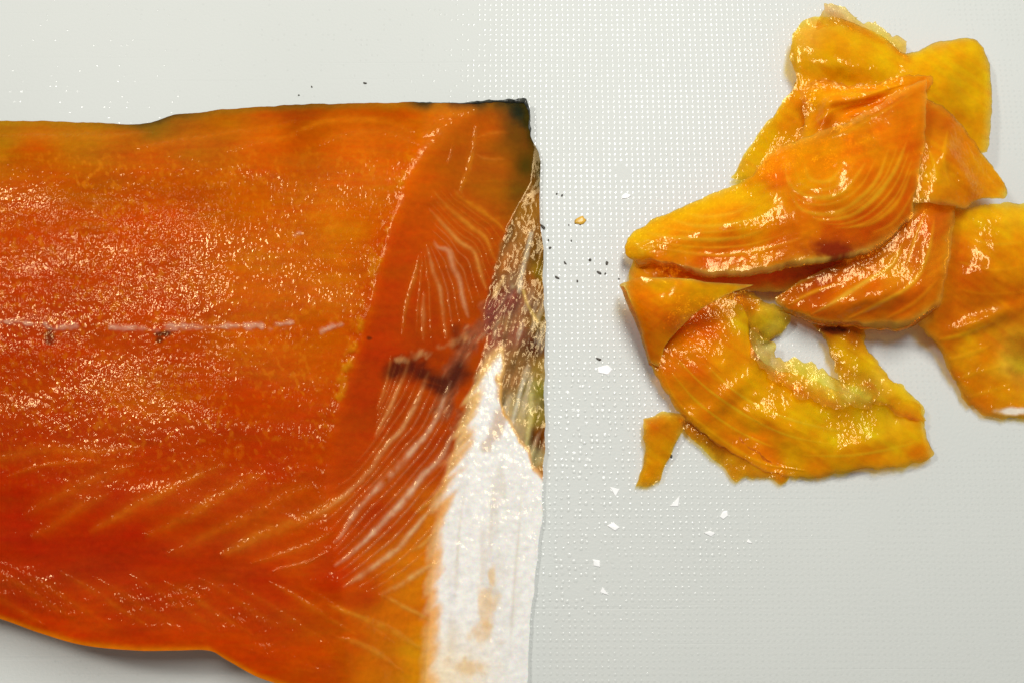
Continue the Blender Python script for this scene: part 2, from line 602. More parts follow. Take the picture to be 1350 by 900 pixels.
for i_, j_ in ((1, 2), (2, 3), (3, 4), (4, 5), (5, 6), (11, 12), (12, 13), (13, 14), (14, 15), (15, 16), (16, 17)):
    between(i_, j_, 0.34, 1.1, 0.30)
    between(i_, j_, 0.66, 1.1, 0.30)
# chevrons on the top surface, rising to the right
ln([(300, 612), (283, 617), (233, 640), (167, 673), (117, 702)], 4.5, GOLD, .5, .12)
ln([(350, 624), (333, 630), (283, 657), (233, 687), (190, 706)], 4.8, GOLD, .5, .12)
ln([(470, 648), (447, 660), (400, 683), (350, 702), (290, 732)], 4.8, (216, 136, 30), .55, .12)
ln([(412, 640), (380, 652), (330, 678), (270, 706), (220, 730)], 4.5, AMB, .5, .12)
ln([(180, 612), (133, 627), (84, 650), (30, 680)], 4.0, AMB, .45, .12)
ln([(150, 648), (113, 663), (77, 687), (40, 708)], 4.0, AMB, .45, .12)
ln([(-60, 606), (0, 602), (60, 592), (120, 596), (190, 588)], 3.4, AMB, .5, .12)
ln([(10, 628), (60, 612), (120, 608)], 3.0, AMB, .4, .1)
ln([(440, 700), (410, 716), (370, 730), (330, 742)], 4.5, AMB, .45, .1)
ln([(430, 728), (400, 742), (360, 752)], 4.0, AMB, .35, .1)
# chevrons falling to the right near the belly edge
for k in range(11):
    x0 = -60 + 46 * k
    y0 = 752 + 2.2 * k - (6 if k % 2 else 0)
    ln([(x0, y0), (x0 + 36, y0 + 20), (x0 + 76, y0 + 46), (x0 + 118, y0 + 72)], 2.6, AMB if k % 3 else GOLD, .26, .30)
# back of the fillet
ln([(380, 176), (400, 171), (427, 161), (460, 158), (505, 160), (545, 174)], 3.0, (206, 116, 12), .65, .08)
ln([(420, 192), (445, 181), (480, 174), (520, 178), (550, 190)], 2.6, (204, 108, 12), .55, .08)
ln([(180, 196), (240, 186), (300, 176), (350, 172), (390, 160)], 3.0, (204, 104, 14), .5, .08)
ln([(0, 180), (60, 181), (130, 180), (200, 176)], 3.0, (190, 110, 20), .6, .08)
ln([(300, 200), (345, 186), (392, 178)], 2.4, (206, 112, 14), .45, .08)
ln([(572, 160), (590, 152), (612, 148), (630, 146)], 4.0, (216, 120, 10), .6, .08)
ln([(556, 178), (580, 168), (598, 160)], 3.0, (214, 118, 10), .5, .08)

STREAKS = [  # pale remains along the lateral line
    [(-40, 422), (0, 425), (28, 425), (58, 428)], [(58, 430), (70, 434), (84, 431), (100, 429)], [(146, 431), (165, 433), (185, 433), (206, 435)],
    [(222, 431), (250, 431), (280, 431), (312, 429)], [(324, 430), (344, 430)], [(358, 433), (370, 428), (384, 427)],
    [(424, 436), (437, 431), (450, 429)], [(388, 311), (396, 307)],
]


def build_fillet():
    root = thing('salmon_fillet', 'large wet orange fillet of smoked salmon cut on a slant, lying at the left', 'salmon fillet')
    nc, nr = 610, 520
    G = coons(F_TOP, F_RIGHT, F_BOT, F_LEFT, nr, nc)
    U, V = G[..., 0], G[..., 1]
    a = V - topf(U)
    b = botf(U) - V
    c = rightf(V) - U
    to_right = c
    # ragged outer edge
    U = U + sm(26, 0, c) * (3.0 * fbm(U, V, 22, 26, 301, 4)) * sm(125, 150, V)
    V = V + sm(26, 0, a) * 2.2 * fbm(U, V, 26, 60, 305, 4)
    # ---------------- height (mm)
    e1 = 1 - (1 - np.clip(a / 110, 0, 1)) ** 2
    e2 = 1 - (1 - np.clip(b / 210, 0, 1)) ** 2
    body = 17 - 7.5 * (1 - e1) - (4.0 + 3.0 * sm(330, 520, U)) * (1 - e2) + 0.8 * fbm(U, V, 140, 90, 1, 3)
    f = (U - RIDGE(V)) / (FOOT(V) - RIDGE(V))
    ramp = 1.3 + 16.2 * np.clip(1 - f, 0, 2) ** 1.08
    k = 1.3 + 2.2 * sm(560, 680, V) + 1.5 * sm(240, 170, V)
    hmix = np.clip(0.5 + 0.5 * (ramp - body) / k, 0, 1)
    h = ramp * (1 - hmix) + body * hmix - k * hmix * (1 - hmix)
    edge_lo = 1.2 + 0.25 * fbm(U, V, 30, 30, 4, 2)
    h = np.maximum(h, edge_lo)
    # skin corner curls up a little
    h += 1.2 * np.exp(-((U - 690) / 22) ** 2 - ((V - 150) / 40) ** 2)
    top_zone = sm(RIDGE(V) + 6, RIDGE(V) - 6, U)                    # 1 on the outer surface, 0 on the cut face
    membrane = sm(MEM_L(V) - 12, MEM_L(V) + 16, U + 5 * fbm(U, V, 16, 30, 9, 4) + 13 * fbm((U + V) * .7, (V - U) * .7, 9, 60, 8, 2) * sm(455, 520, V) * (1 - 0.5 * sm(600, 720, V))) * sm(MEM_R(V) + 4, MEM_R(V) - 5, U + 7 * fbm(U, V, 12, 22, 11, 2)) * sm(447, 470, V)
    strip = sm(FOOT(V) - 3, FOOT(V) + 6, U + 4 * fbm(U, V, 9, 12, 13, 2)) * (1 - membrane) * sm(254, 272, V) * sm(690, 620, V)

    # ---------------- colour
    col = idw(U, V, F_SAMPLES)
    mott = fbm(U, V, 60, 26, 21, 4)
    col = col * (1 + 0.16 * mott)[..., None]
    col[..., 1] *= 1 + 0.22 * fbm(U, V, 36, 12, 25, 3)
    # horizontal fibres on the outer surface
    fib = fbm(U, V, 70, 5, 27, 3)
    col[..., 1] *= 1 + 0.20 * fib * top_zone
    # grains of paler orange on the outer surface
    gr = sm(0.15, 0.6, fbm(U, V, 5.0, 6.5, 41, 2)) * top_zone
    dens = np.clip(0.55 + 0.5 * fbm(U, V, 80, 40, 43, 3), 0, 1) * sm(700, 520, V) * sm(170, 230, V)
    col = mixc(col, lin((216, 116, 22)), gr * dens * 0.45)
    # relief
    rel = 0.05 * fbm(U, V, 9, 9, 51, 2) + 0.10 * fbm(U, V, 40, 14, 53, 3)
    grain = 0.22 + 0.78 * top_zone * sm(165, 215, V) * (0.35 + 0.65 * sm(760, 470, V))
    grain *= 0.75 + 0.6 * np.clip(fbm(U, V, 70, 34, 55, 3), -0.8, 1)
    grain *= 1 - 0.62 * sm(230, 380, U) * sm(640, 540, V)
    belly = top_zone * sm(110, 60, b) * sm(22, 34, b)
    grain = np.maximum(grain, 2.4 * belly * np.clip(0.6 + fbm(U, V, 40, 22, 58, 3), 0, 1))
    grain *= 1 - 0.8 * sm(30, 12, b)
    gloss = 1.0 - 0.85 * sm(40, 8, b) - 0.6 * sm(16, 3, a)
    gloss = gloss * (1 - top_zone * (1 - np.clip(0.62 + 1.25 * fbm(U, V, 110, 36, 47, 4), 0.08, 1.1)))
    # golden rim of the cut ridge, ragged
    rd = U - RIDGE(V) + 6 * fbm(U, V, 12, 9, 57, 3)
    rim = np.exp(-((rd + 6) / 7) ** 2) * sm(150, 230, V) * sm(640, 540, V)
    rim_n = np.clip(fbm(U, V, 13, 16, 59, 4) * 1.7 + 0.2, 0, 1)
    col = mixc(col, lin((216, 140, 24)), rim * rim_n * 0.5)
    rel += 0.30 * rim * (rim_n - 0.3)
    gloss = gloss * (1 - 0.75 * np.exp(-((U - RIDGE(V)) / 12) ** 2) * sm(0.25, -0.25, fbm(U, V, 14, 18, 60, 3)))
    # dull rim lines at the outline
    toprim = np.exp(-(a / (6.5 + 3.5 * sm(530, 580, U) + 2 * fbm(U, V, 20, 20, 61, 2))) ** 2)
    darkt = np.clip(np.exp(-((U - 205) / 70) ** 2) * .8 + sm(520, 560, U) * sm(-0.6, 0.0, fbm(U, V, 26, 60, 63, 2)) + 0.55 * np.exp(-((U - 400) / 80) ** 2), 0, 1)
    col = mixc(col, lin((160, 104, 20)), toprim * 0.6)
    col = mixc(col, lin((34, 34, 26)), toprim * darkt * 0.92)
    botrim = np.exp(-(b / 5) ** 2)
    col = mixc(col, lin((216, 122, 14)), botrim * 0.7 * sm(700, 780, V))
    # dark skin at the upper right corner
    corner = sm(32, 10, np.hypot((U - 696) * 0.9, (V - 138) * 0.75) + 10 * fbm(U, V, 11, 11, 65, 4))
    col = mixc(col, lin((30, 31, 24)), corner * 0.97)
    side = sm(12, 1, c + 4 * fbm(U, V, 7, 16, 67, 3)) * sm(262, 240, V)
    col = mixc(col, lin((58, 44, 12)), side * 0.9)
    rel += 0.3 * corner * fbm(U, V, 10, 10, 68, 2)

    # ---------------- strip of skin and dried fat along the foot
    st = idw(U, V, [(690, 275, 140, 92, 24), (685, 310, 150, 98, 38), (700, 330, 118, 76, 18), (672, 330, 160, 102, 46), (665, 350, 150, 88, 34),
                    (700, 370, 136, 72, 8), (680, 370, 150, 110, 70), (712, 360, 130, 100, 14), (655, 385, 130, 62, 14), (645, 410, 142, 76, 62),
                    (675, 400, 140, 92, 66), (700, 410, 120, 70, 34), (712, 420, 150, 112, 20), (660, 430, 168, 122, 70), (680, 440, 132, 76, 52),
                    (705, 455, 86, 40, 18), (640, 440, 150, 70, 44), (690, 480, 150, 106, 54), (680, 500, 164, 114, 62), (708, 490, 140, 110, 40),
                    (700, 510, 164, 148, 84), (712, 512, 122, 112, 24), (690, 540, 176, 156, 104), (705, 550, 150, 128, 42), (680, 570, 176, 152, 104),
                    (712, 575, 142, 72, 4), (700, 600, 176, 160, 104), (660, 560, 184, 150, 100), (712, 630, 150, 92, 4)], 4.0, 5.0)
    stn = fbm(U + 0.28 * V, V, 9, 40, 71, 4)
    st = st * (1 + 0.85 * stn)[..., None] * np.array([0.92, 0.92, 1.0])
    st = mixc(st, lin((206, 186, 150)), sm(0.15, 0.6, fbm(U + 0.3 * V, V, 7, 40, 73, 3)) * 0.6 * sm(350, 450, V))
    for pts, w, c in (([(700, 308), (694, 335), (688, 362), (684, 384)], 2.6, (206, 190, 158)), ([(676, 378), (664, 396), (656, 420), (652, 446)], 2.8, (196, 176, 130)),
                      ([(690, 384), (696, 402), (708, 424)], 2.0, (210, 176, 96)), ([(664, 366), (652, 388)], 2.2, (214, 170, 110)),
                      ([(690, 500), (682, 530), (674, 560), (668, 580)], 2.4, (220, 208, 176)), ([(700, 520), (698, 560), (690, 600)], 3, (206, 190, 120))):
        d, t = pl_dist(U, V, pts, 14)
        st = mixc(st, lin(c), np.exp(-((d + 1.2 * fbm(U, V, 7, 9, 79, 2)) / w) ** 2) * 0.8)
    col = mixc(col, st, strip)
    rel += strip * (0.28 * stn + 0.30 * fbm(U, V, 13, 16, 75, 3))
    gloss = gloss * (1 - 0.7 * sm(14, 4, to_right) * sm(275, 250, V))
    grain = grain * (1 - strip) + 0.16 * strip
    gloss = gloss * (1 - 0.35 * strip)
    # brown streak inside the white part
    d, t = pl_dist(U, V, [(676, 458), (668, 500), (662, 540), (652, 572), (640, 588)], 24)
    brown = sm(11, 3, d + 6 * fbm(U, V, 8, 18, 77, 2)) * (1 - 0.5 * t)
    # ---------------- white membrane
    mc = np.ones(U.shape + (3,)) * lin((232, 231, 226))
    mc = mc * (1 + 0.05 * fbm(U, V, 14, 90, 81, 4))[..., None]
    mc = mixc(mc, lin((206, 192, 170)), sm(0.15, 0.7, fbm(U, V, 16, 70, 83, 4)) * 0.35)
    mc = mixc(mc, lin((236, 214, 170)), sm(800, 900, V) * sm(690, 570, U) * 0.7)
    for (x, y, sx, sy) in ((641, 792, 11, 26), (634, 838, 17, 14), (620, 880, 24, 10), (648, 760, 5, 16)):
        sp = sm(1.5, 0.3, np.hypot((U - x) / sx, (V - y) / sy) + 1.1 * fbm(U, V, 11, 18, 85, 4))
        mc = mixc(mc, lin((226, 182, 112)), sp * 0.55)
    mc = mixc(mc, lin((178, 126, 62)), brown * 0.75)
    for pts, w in (([(652, 610), (648, 680), (645, 740)], 1.6), ([(690, 620), (684, 700), (676, 800), (672, 880)], 1.2), ([(612, 640), (604, 720), (600, 800)], 1.2)):
        d, t = pl_dist(U, V, pts, 12)
        mc = mixc(mc, lin((196, 178, 150)), np.exp(-((d + 2 * fbm(U, V, 8, 30, 86, 3)) / (w * 1.8)) ** 2) * 0.35 * np.sin(np.pi * t))
        rel -= 0.05 * np.exp(-(d / (w * 1.5)) ** 2) * membrane
    col = mixc(col, mc, membrane)
    edge = membrane * (1 - membrane) * 4
    col = mixc(col, lin((226, 160, 50)), edge * 0.6)
    rel += membrane * (0.10 * fbm(U, V, 10, 60, 87, 3) + 0.07 * fbm(U, V, 5, 7, 89, 2))
    grain = grain * (1 - membrane) + (0.14 + 0.5 * sm(0.1, 0.6, fbm(U, V, 18, 40, 88, 3))) * membrane
    gloss = gloss * (1 - 0.1 * membrane)
    col = col
    # ---------------- dark blood patch and purple tissue
    purple = np.zeros(U.shape)
    for pts, w, s_ in (([(668, 392), (645, 425), (622, 445), (606, 472), (592, 505), (584, 540)], 19, .85), ([(640, 405), (655, 430), (650, 455)], 12, .6),
                       ([(606, 545), (594, 575), (586, 600)], 7, .4)):
        d, t = pl_dist(U, V, pts, 40)
        m = sm(w, w * 0.25, d + 7 * fbm(U, V, 9, 12, 91, 3)) * s_ * (1 - membrane)
        purple = np.maximum(purple, m)
    pc = lin((138, 66, 52)) * (1 + 0.5 * fbm(U + 0.6 * V, V, 5, 14, 93, 3))[..., None]
    pc = mixc(pc, lin((196, 142, 118)), sm(0.2, 0.7, fbm(U + 0.6 * V, V, 5, 13, 95, 3)) * 0.6)
    col = mixc(col, pc, purple)
    rel += purple * 0.3 * fbm(U + 0.6 * V, V, 5, 10, 97, 2)
    dark = np.zeros(U.shape)
    for pts, w, s_ in (([(520, 490), (546, 487), (566, 497), (592, 504), (606, 488)], 14, .95), ([(536, 480), (556, 482)], 9, .8), ([(598, 432), (604, 452)], 8, .5), ([(560, 505), (584, 512)], 10, .9)):
        d, t = pl_dist(U, V, pts, 46)
        dark = np.maximum(dark, s_ * sm(w * 1.7, 0, d + 6 * fbm(U + 0.5 * V, V, 20, 20, 99, 4)) * np.clip(0.9 + 0.3 * fbm(U + 0.6 * V, V, 9, 26, 98, 3), 0, 1))
    dark = np.clip(dark * 1.35, 0, 1)
    col = mixc(col, lin((70, 15, 16)), dark * 0.9)
    for (x, y, sx, sy, s_) in ((66, 442, 8, 11, .75), (216, 440, 12, 4, .9), (209, 448, 6, 4, .8), (487, 446, 3.5, 3, .8), (560, 470, 40, 6, .25)):
        m = s_ * sm(1.4, 0.4, np.hypot((U - x) / sx, (V - y) / sy) + 0.5 * fbm(U, V, 7, 6, 101, 2))
        col = mixc(col, lin((84, 24, 10)), m)
    d, t = pl_dist(U, V, [(524, 474), (548, 468), (572, 462), (600, 452), (622, 440)], 26)
    pal = sm(9, 1, d + 9 * fbm(U + 0.5 * V, V, 7, 12, 103, 3)) * (1 - strip) * 0.55 * np.clip(0.4 + 1.2 * fbm(U, V, 14, 14, 105, 2), 0, 1)
    col = mixc(col, lin((206, 142, 104)), pal)
    rel += 0.12 * pal

    # ---------------- fat lines
    gm_ = np.ones(U.shape + (3,)) * np.array([1.0, 1.32, 0.8])
    gm_[..., 1] = 1.32 - 0.20 * sm(520, 640, V) - 0.14 * sm(0.13, 0.34, col[..., 1] / (col[..., 0] + 1e-6))
    col = col * (gm_ * (1 - np.maximum(membrane, strip))[..., None] + np.maximum(1.04 * membrane, 0.95 * strip)[..., None])
    col = col * (1 + 0.13 * (1 - top_zone) * (1 - np.maximum(membrane, strip)))[..., None]
    WU, WV = U + 1.0 * fbm(U, V, 26, 26, 141, 3), V + 1.0 * fbm(U, V, 26, 26, 145, 3)
    part = np.zeros(U.shape, int)
    names = {0: 'flesh'}
    part[membrane > 0.5] = 1; names[1] = 'belly_membrane'
    part[(strip > 0.5)] = 2; names[2] = 'skin_strip'
    part[(dark > 0.45) & (purple < 0.5)] = 3; names[3] = 'blood_patch'
    part[(corner > 0.5)] = 4; names[4] = 'skin_corner'
    nid = 5
    wob = [fbm(U, V, 12, 12, 111 + q_, 3) for q_ in range(4)]
    brk = np.clip(0.68 + 0.5 * fbm(U, V, 9, 9, 121, 2) + 0.45 * fbm(U, V, 40, 40, 123, 2), 0, 1)
    vis = (1 - membrane) * (1 - 0.8 * corner) * (1 - 0.6 * dark)
    for i, (pts, w, c, s_, rl, isp, w_end) in enumerate(LINES):
        d, t = pl_dist(WU, WV, pts, w * 4 + 8)
        d = d + 0.32 * w * wob[i % 4]
        s_ = s_ * np.sin(np.pi * np.clip(t, 0.0, 1.0)) ** 0.45
        soft = 1.55 if rl >= 0.12 or rl == 0.08 else 0.9
        side_ = 1 + 0.5 * np.sin(i * 2.1)
        ww = w * soft * (w_end + (1 - w_end) * np.sin(np.pi * np.clip(t, 0.02, 0.98)) ** 0.6) * (0.85 + 0.3 * vnoise(t * 6 + i * 3.7, t * 0 + i, 120))
        prof = np.exp(-(d / ww) ** 2)
        glow = np.exp(-(d / (ww * 2.6)) ** 2)
        col = mixc(col, lin((206, 104, 14)), glow * 0.42 * s_ * vis)
        col = mixc(col, lin(c), np.clip(prof * s_ * (0.72 if soft > 1.3 else 0.95) * brk * vis, 0, 1))
        rel += (0.02 if soft > 1.3 else 0.06) * prof * vis
        grain = np.maximum(grain, prof * 0.8 * vis)
        msk = (prof * vis * s_ > 0.28) & (part != 1)
        part[msk] = nid; names[nid] = 'fat_line'; nid += 1
    for i, pts in enumerate(STREAKS):
        d, t = pl_dist(U, V, pts, 26)
        d = np.maximum(d + 5.5 * fbm(U, V, 10, 6, 131, 3), 0)
        prof = np.exp(-(d / (2.5 if i < 7 else 2.2)) ** 2) * np.clip(0.75 + 0.9 * fbm(U, V, 12, 7, 135, 3), 0.1, 1)
        col = mixc(col, lin((208, 156, 128)), prof * 0.72)
        rel += 0.15 * prof
        grain = np.maximum(grain, prof * 0.7)
        part[prof > 0.5] = nid; names[nid] = 'pale_streak'; nid += 1

    P = wpos(U, V, (h + rel) * 1e-3)
    N = grid_normals(P)
    aux = np.stack([np.clip(grain, 0, 2.6), np.zeros(U.shape), np.clip(gloss, 0.05, 1.2)], -1)
    col = np.clip(col, 0.0008, 0.87)
    F = grid_faces(nr, nc)
    fp = part[:-1, :-1].reshape(-1)
    Pv, Cv, Av, Nv = P.reshape(-1, 3), col.reshape(-1, 3), aux.reshape(-1, 3), N.reshape(-1, 3)
    for pid in np.unique(fp):
        if pid > 4 and (fp == pid).sum() < 12:
            fp[fp == pid] = 0
    for pid in np.unique(fp):
        mesh_from(names[pid], Pv, F[fp == pid], M_FLESH, root, Cv, Av, Nv)
    # ---------------- rough lip of dark skin at the upper right corner
    j_ = np.where(U[0] > 536)[0]
    i_ = np.where((V[:, -1] < 196))[0]
    path = np.concatenate([P[0, j_], P[i_[1:], -1]])
    npt, seg = len(path), 8
    tan = np.gradient(path, axis=0)
    tan /= np.linalg.norm(tan, axis=1, keepdims=True)
    side_v = np.cross(tan, [0, 0, 1.0]); side_v /= np.linalg.norm(side_v, axis=1, keepdims=True)
    up_v = np.cross(side_v, tan)
    arc = np.arange(npt)
    along = np.concatenate([U[0, j_], 692 + (V[i_[1:], -1] - 132)])
    rad = (0.10 + 0.42 * np.clip(fbm(along, along * 0, 13, 13, 311, 3) + 0.1, 0, 1) + 0.55 * np.exp(-((along - 686) / 20) ** 2)) * 1e-3
    rad *= sm(536, 556, along) * sm(752, 730, along) + 0.02
    an_ = np.arange(seg) * 2 * math.pi / seg
    jit = 1 + 0.45 * fbm(along[:, None] + 0 * an_, 9 * an_[None] + 0 * along[:, None], 7, 7, 315, 3)
    LV = path[:, None] + (rad[:, None] * jit)[..., None] * (np.cos(an_)[None, :, None] * side_v[:, None] + np.sin(an_)[None, :, None] * up_v[:, None])
    q0 = np.arange(npt - 1)[:, None] * seg + np.arange(seg)[None]
    q1 = np.arange(npt - 1)[:, None] * seg + (np.arange(seg)[None] + 1) % seg
    mesh_from('skin_lip', LV.reshape(-1, 3), np.stack([q0, q1, q1 + seg, q0 + seg], -1).reshape(-1, 4), M_SKIN, root)
    # ---------------- skin: walls and underside
    ring = np.concatenate([P[0, :], P[1:, -1], P[-1, -2::-1], P[-2:0:-1, 0]])
    cen = ring.mean(0)
    rows = [ring]
    for q in (0.15, 0.5, 0.85, 1.0):
        r = ring.copy()
        inw = cen - ring
        inw[:, 2] = 0
        inw /= np.linalg.norm(inw, axis=1, keepdims=True)
        r += inw * ((0.45 + 0.55 * sm(700, 780, np.concatenate([V[0, :], V[1:, -1], V[-1, -2::-1], V[-2:0:-1, 0]])))[:, None] * q * ring[:, 2:3] + 0.0002)
        r[:, 2] = ring[:, 2] * (1 - q) + 0.0002 * q
        rows.append(r)
    n = len(ring)
    SV = np.concatenate(rows + [np.array([[cen[0], cen[1], 0.0002]])])
    i = np.arange(n); j = (i + 1) % n
    SF = np.concatenate([np.stack([i + k_ * n, j + k_ * n, j + (k_ + 1) * n, i + (k_ + 1) * n], -1) for k_ in range(4)])
    cap = np.stack([i + 4 * n, j + 4 * n, np.full(n, 5 * n), np.full(n, 5 * n)], -1)[:, :3]
    tri = np.concatenate([SF[:, [0, 1, 2]], SF[:, [0, 2, 3]], cap])
    cring = np.concatenate([col[0, :], col[1:, -1], col[-1, -2::-1], col[-2:0:-1, 0]])
    is_top = (np.arange(n) < nc)[:, None]
    wall_c = np.where(is_top, lin((40, 38, 28)), np.clip(cring * 1.1 + np.array([0.12, 0.05, 0.0]), 0, .8))
    SC = np.concatenate([wall_c] * 5 + [np.array([lin((120, 110, 90))])])
    SA = np.zeros_like(SC); SA[:, 2] = 0.2
    mesh_from('skin', SV, tri, M_FLESH, root, SC, SA)
    return root


build_fillet()

# ------------------------------------------------------------------ the thin slices
SHARED = {}


def build_slice(name, label, cat, group, patches):
    """patches: list of dicts with the four edges (u, v, z mm), colour samples, lines, bumps, thinness ..."""
    root = thing(name, label, cat, group)
    for pi, p in enumerate(patches):
        def plen(c):
            c = np.asarray(c, float)[:, :2]
            return np.linalg.norm(np.diff(c, axis=0), axis=1).sum()
        step = p.get('step', 2.0)
        nc = int(max(plen(p['top']), plen(p['bottom'])) / step) + 4
        nr = int(max(plen(p['left']), plen(p['right'])) / step) + 4
        G = coons(p['top'], p['right'], p['bottom'], p['left'], nr, nc)
        s = np.linspace(0, 1, nc)[None, :] * np.ones((nr, 1))
        t = np.linspace(0, 1, nr)[:, None] * np.ones((1, nc))
        U, V, Z = G[..., 0].copy(), G[..., 1].copy(), G[..., 2].copy()
        sd = p.get('seed', pi * 13 + len(name))
        # ragged edges
        rag = 1.5 * p.get('ragged', 2.0)
        ed = np.minimum(np.minimum(s * nc, (1 - s) * nc), np.minimum(t * nr, (1 - t) * nr)) * step
        fall = np.exp(-ed / 7.0)
        U = U + rag * fall * fbm(U, V, 13, 13, sd + 1, 3)
        V = V + rag * fall * fbm(U, V, 13, 13, sd + 2, 3)
        inner = np.clip(16 * s * (1 - s) * t * (1 - t), 0, 1) ** 0.5
        for b in p.get('bumps', []):
            x, y, sx, sy, amp = b[:5]
            ang = R(b[5]) if len(b) > 5 else 0
            dx, dy = U - x, V - y
            rx, ry = dx * math.cos(ang) + dy * math.sin(ang), -dx * math.sin(ang) + dy * math.cos(ang)
            Z = Z + amp * np.exp(-(rx / sx) ** 2 - (ry / sy) ** 2) * (inner if len(b) < 7 else 1)
        Z = Z + p.get('wave', 0.5) * fbm(U, V, 45, 45, sd + 3, 3) * inner
        Z = Z + p.get('fine', 0.10) * fbm(U, V, 11, 11, sd + 4, 3)
        an = R(p.get('dir', 35))
        ca, cb = U * math.cos(an) + V * math.sin(an), -U * math.sin(an) + V * math.cos(an)
        Z = Z + p.get('crease', 0.07) * (1 - 2.2 * np.abs(fbm(ca, cb, 60, 13, sd + 14, 3)))
        col = idw(U, V, p['cols'], 3.5, 10)
        col = col * (1 + 0.14 * fbm(U, V, 30, 30, sd + 5, 3))[..., None]
        col[..., 1] *= 1 + 0.26 * fbm(U, V, 20, 20, sd + 6, 4)
        thin = np.full(U.shape, p.get('thin', 0.12) + 0.24) * (1 + 0.5 * fbm(U, V, 30, 30, sd + 15, 3))
        for (x, y, rr, val) in p.get('thins', []):
            m = sm(1.2, 0.4, np.hypot(U - x, V - y) / rr + 0.3 * fbm(U, V, 14, 14, sd + 7, 3))
            thin = thin * (1 - m) + val * m
        thin = thin + p.get('edge_thin', 0.4) * np.exp(-ed / 9.0)
        gmask = np.full(U.shape, p.get('grain', 0.45)) * (0.7 + 0.8 * np.clip(fbm(U, V, 26, 26, sd + 8, 3), -0.6, 1))
        for (x, y, rr, val) in p.get('grains', []):
            m = sm(1.2, 0.4, np.hypot(U - x, V - y) / rr + 0.3 * fbm(U, V, 12, 12, sd + 9, 3))
            gmask = gmask * (1 - m) + val * m
        # pale rim where the sheet is cut
        ra = p.get('rim_amt', 1.0)
        en = ed * (1 + 0.6 * fbm(U, V, 16, 16, sd + 16, 3))
        col = mixc(col, lin(p.get('rim', (236, 172, 14))), np.exp(-en / 7.0) * 0.65 * ra)
        col = mixc(col, lin((240, 208, 130)), np.exp(-en / 2.6) * 0.7 * ra)
        thin = thin + 0.35 * ra * np.exp(-en / 5.0)
        band = fbm(ca, cb, 70, 6.5, sd + 17, 2)
        col[..., 1] *= 1 + 0.16 * band
        col *= (1 + 0.06 * band)[..., None]
        for (x, y, sx, sy, c, a_) in p.get('spots', []):
            m = a_ * sm(1.3, 0.4, np.hypot((U - x) / sx, (V - y) / sy) + 0.4 * fbm(U, V, 10, 8, sd + 10, 3))
            col = mixc(col, lin(c), m)
            thin = thin * (1 - m)
        part = np.zeros(U.shape, int)
        names = {0: p.get('part', 'flesh')}
        nid = 1
        for (pts, w, c, a_, rl) in p.get('lines', []):
            d, tt = pl_dist(U, V, pts, w * 4 + 5)
            d = d + 0.3 * w * fbm(U, V, 16, 16, sd + 11, 2)
            a_ = a_ * np.sin(np.pi * np.clip(tt, 0, 1)) ** 0.5
            ww = 0.95 * w * (0.4 + 0.6 * np.sin(np.pi * np.clip(tt, 0.03, 0.97)) ** 0.6)
            prof = np.exp(-(d / ww) ** 2)
            col = mixc(col, lin(c), np.clip(1.25 * prof * a_, 0, 1))
            Z = Z + 0.35 * rl * prof
            part[prof * a_ > 0.25] = nid; names[nid] = 'fat_line'; nid += 1
        P = wpos(U, V, np.maximum(Z, p.get('zmin', 0.9)) * 1e-3)
        # curl the lower edge under
        ED = ed
        for side, r_, amax in p.get('curl', []):
            n = 10
            if side == 'bottom':
                last, prev = P[-1], P[-4]
            elif side == 'top':
                last, prev = P[0], P[3]
            elif side == 'left':
                last, prev = P[:, 0], P[:, 3]
            else:
                last, prev = P[:, -1], P[:, -4]
            d = last - prev
            kk = np.ones(41) / 41
            d = np.stack([np.convolve(np.pad(d[:, q_], 20, mode='edge'), kk, 'valid') for q_ in range(3)], -1)
            sl = d / (np.linalg.norm(d, axis=1, keepdims=True) + 1e-12)
            up = np.zeros_like(sl); up[:, 2] = 1
            nrm = up - sl * sl[:, 2:3]
            nrm /= np.linalg.norm(nrm, axis=1, keepdims=True)
            ext = []
            for k in range(1, n + 1):
                a_ = R(amax) * k / n
                q = last + r_ * 1e-3 * (sl * math.sin(a_) - nrm * (1 - math.cos(a_)))
                q[:, 2] = np.maximum(q[:, 2], 0.0009)
                ext.append(q)
            ext = np.stack(ext)
            def grow(A, e=None):
                if side == 'bottom':
                    return np.concatenate([A, e if e is not None else np.repeat(A[-1:], n, 0)], 0)
                if side == 'top':
                    return np.concatenate([(e[::-1] if e is not None else np.repeat(A[:1], n, 0)), A], 0)
                if side == 'right':
                    return np.concatenate([A, e.swapaxes(0, 1) if e is not None else np.repeat(A[:, -1:], n, 1)], 1)
                return np.concatenate([e[::-1].swapaxes(0, 1) if e is not None else np.repeat(A[:, :1], n, 1), A], 1)
            P = grow(P, ext)
            col, thin, gmask, part, ED = grow(col), grow(thin), grow(gmask), grow(part), grow(ED)
        EDG = sm(0, 14, ED)
        nr, nc = P.shape[:2]
        N = grid_normals(P)
        th = p.get('thick', 1.1) * 1e-3
        th = th * (0.12 + 0.88 * EDG[..., None])
        Q = P - N * th
        Q[..., 2] = np.maximum(Q[..., 2], 0.00025)
        rough = np.full(P.shape[:2], p.get('gloss', 1.0))
        aux = np.stack([np.clip(gmask, 0, 1.4), np.clip(thin, 0, 0.92), rough], -1)
        warm = sm(0.4, 0.1, col[..., 2] / (col[..., 0] + 1e-6))[..., None]
        col = col * (warm * np.array([1.36, 1.58, 0.8]) * p.get('gain', 1.0) + (1 - warm) * 1.05)
        col = np.clip(col * np.minimum(1.0, 0.95 / col.max(-1))[..., None], 0.001, 0.97)
        Pv, Cv, Av, Nv = P.reshape(-1, 3), col.reshape(-1, 3), aux.reshape(-1, 3), N.reshape(-1, 3)
        F = grid_faces(nr, nc)
        fp = part[:-1, :-1].reshape(-1)
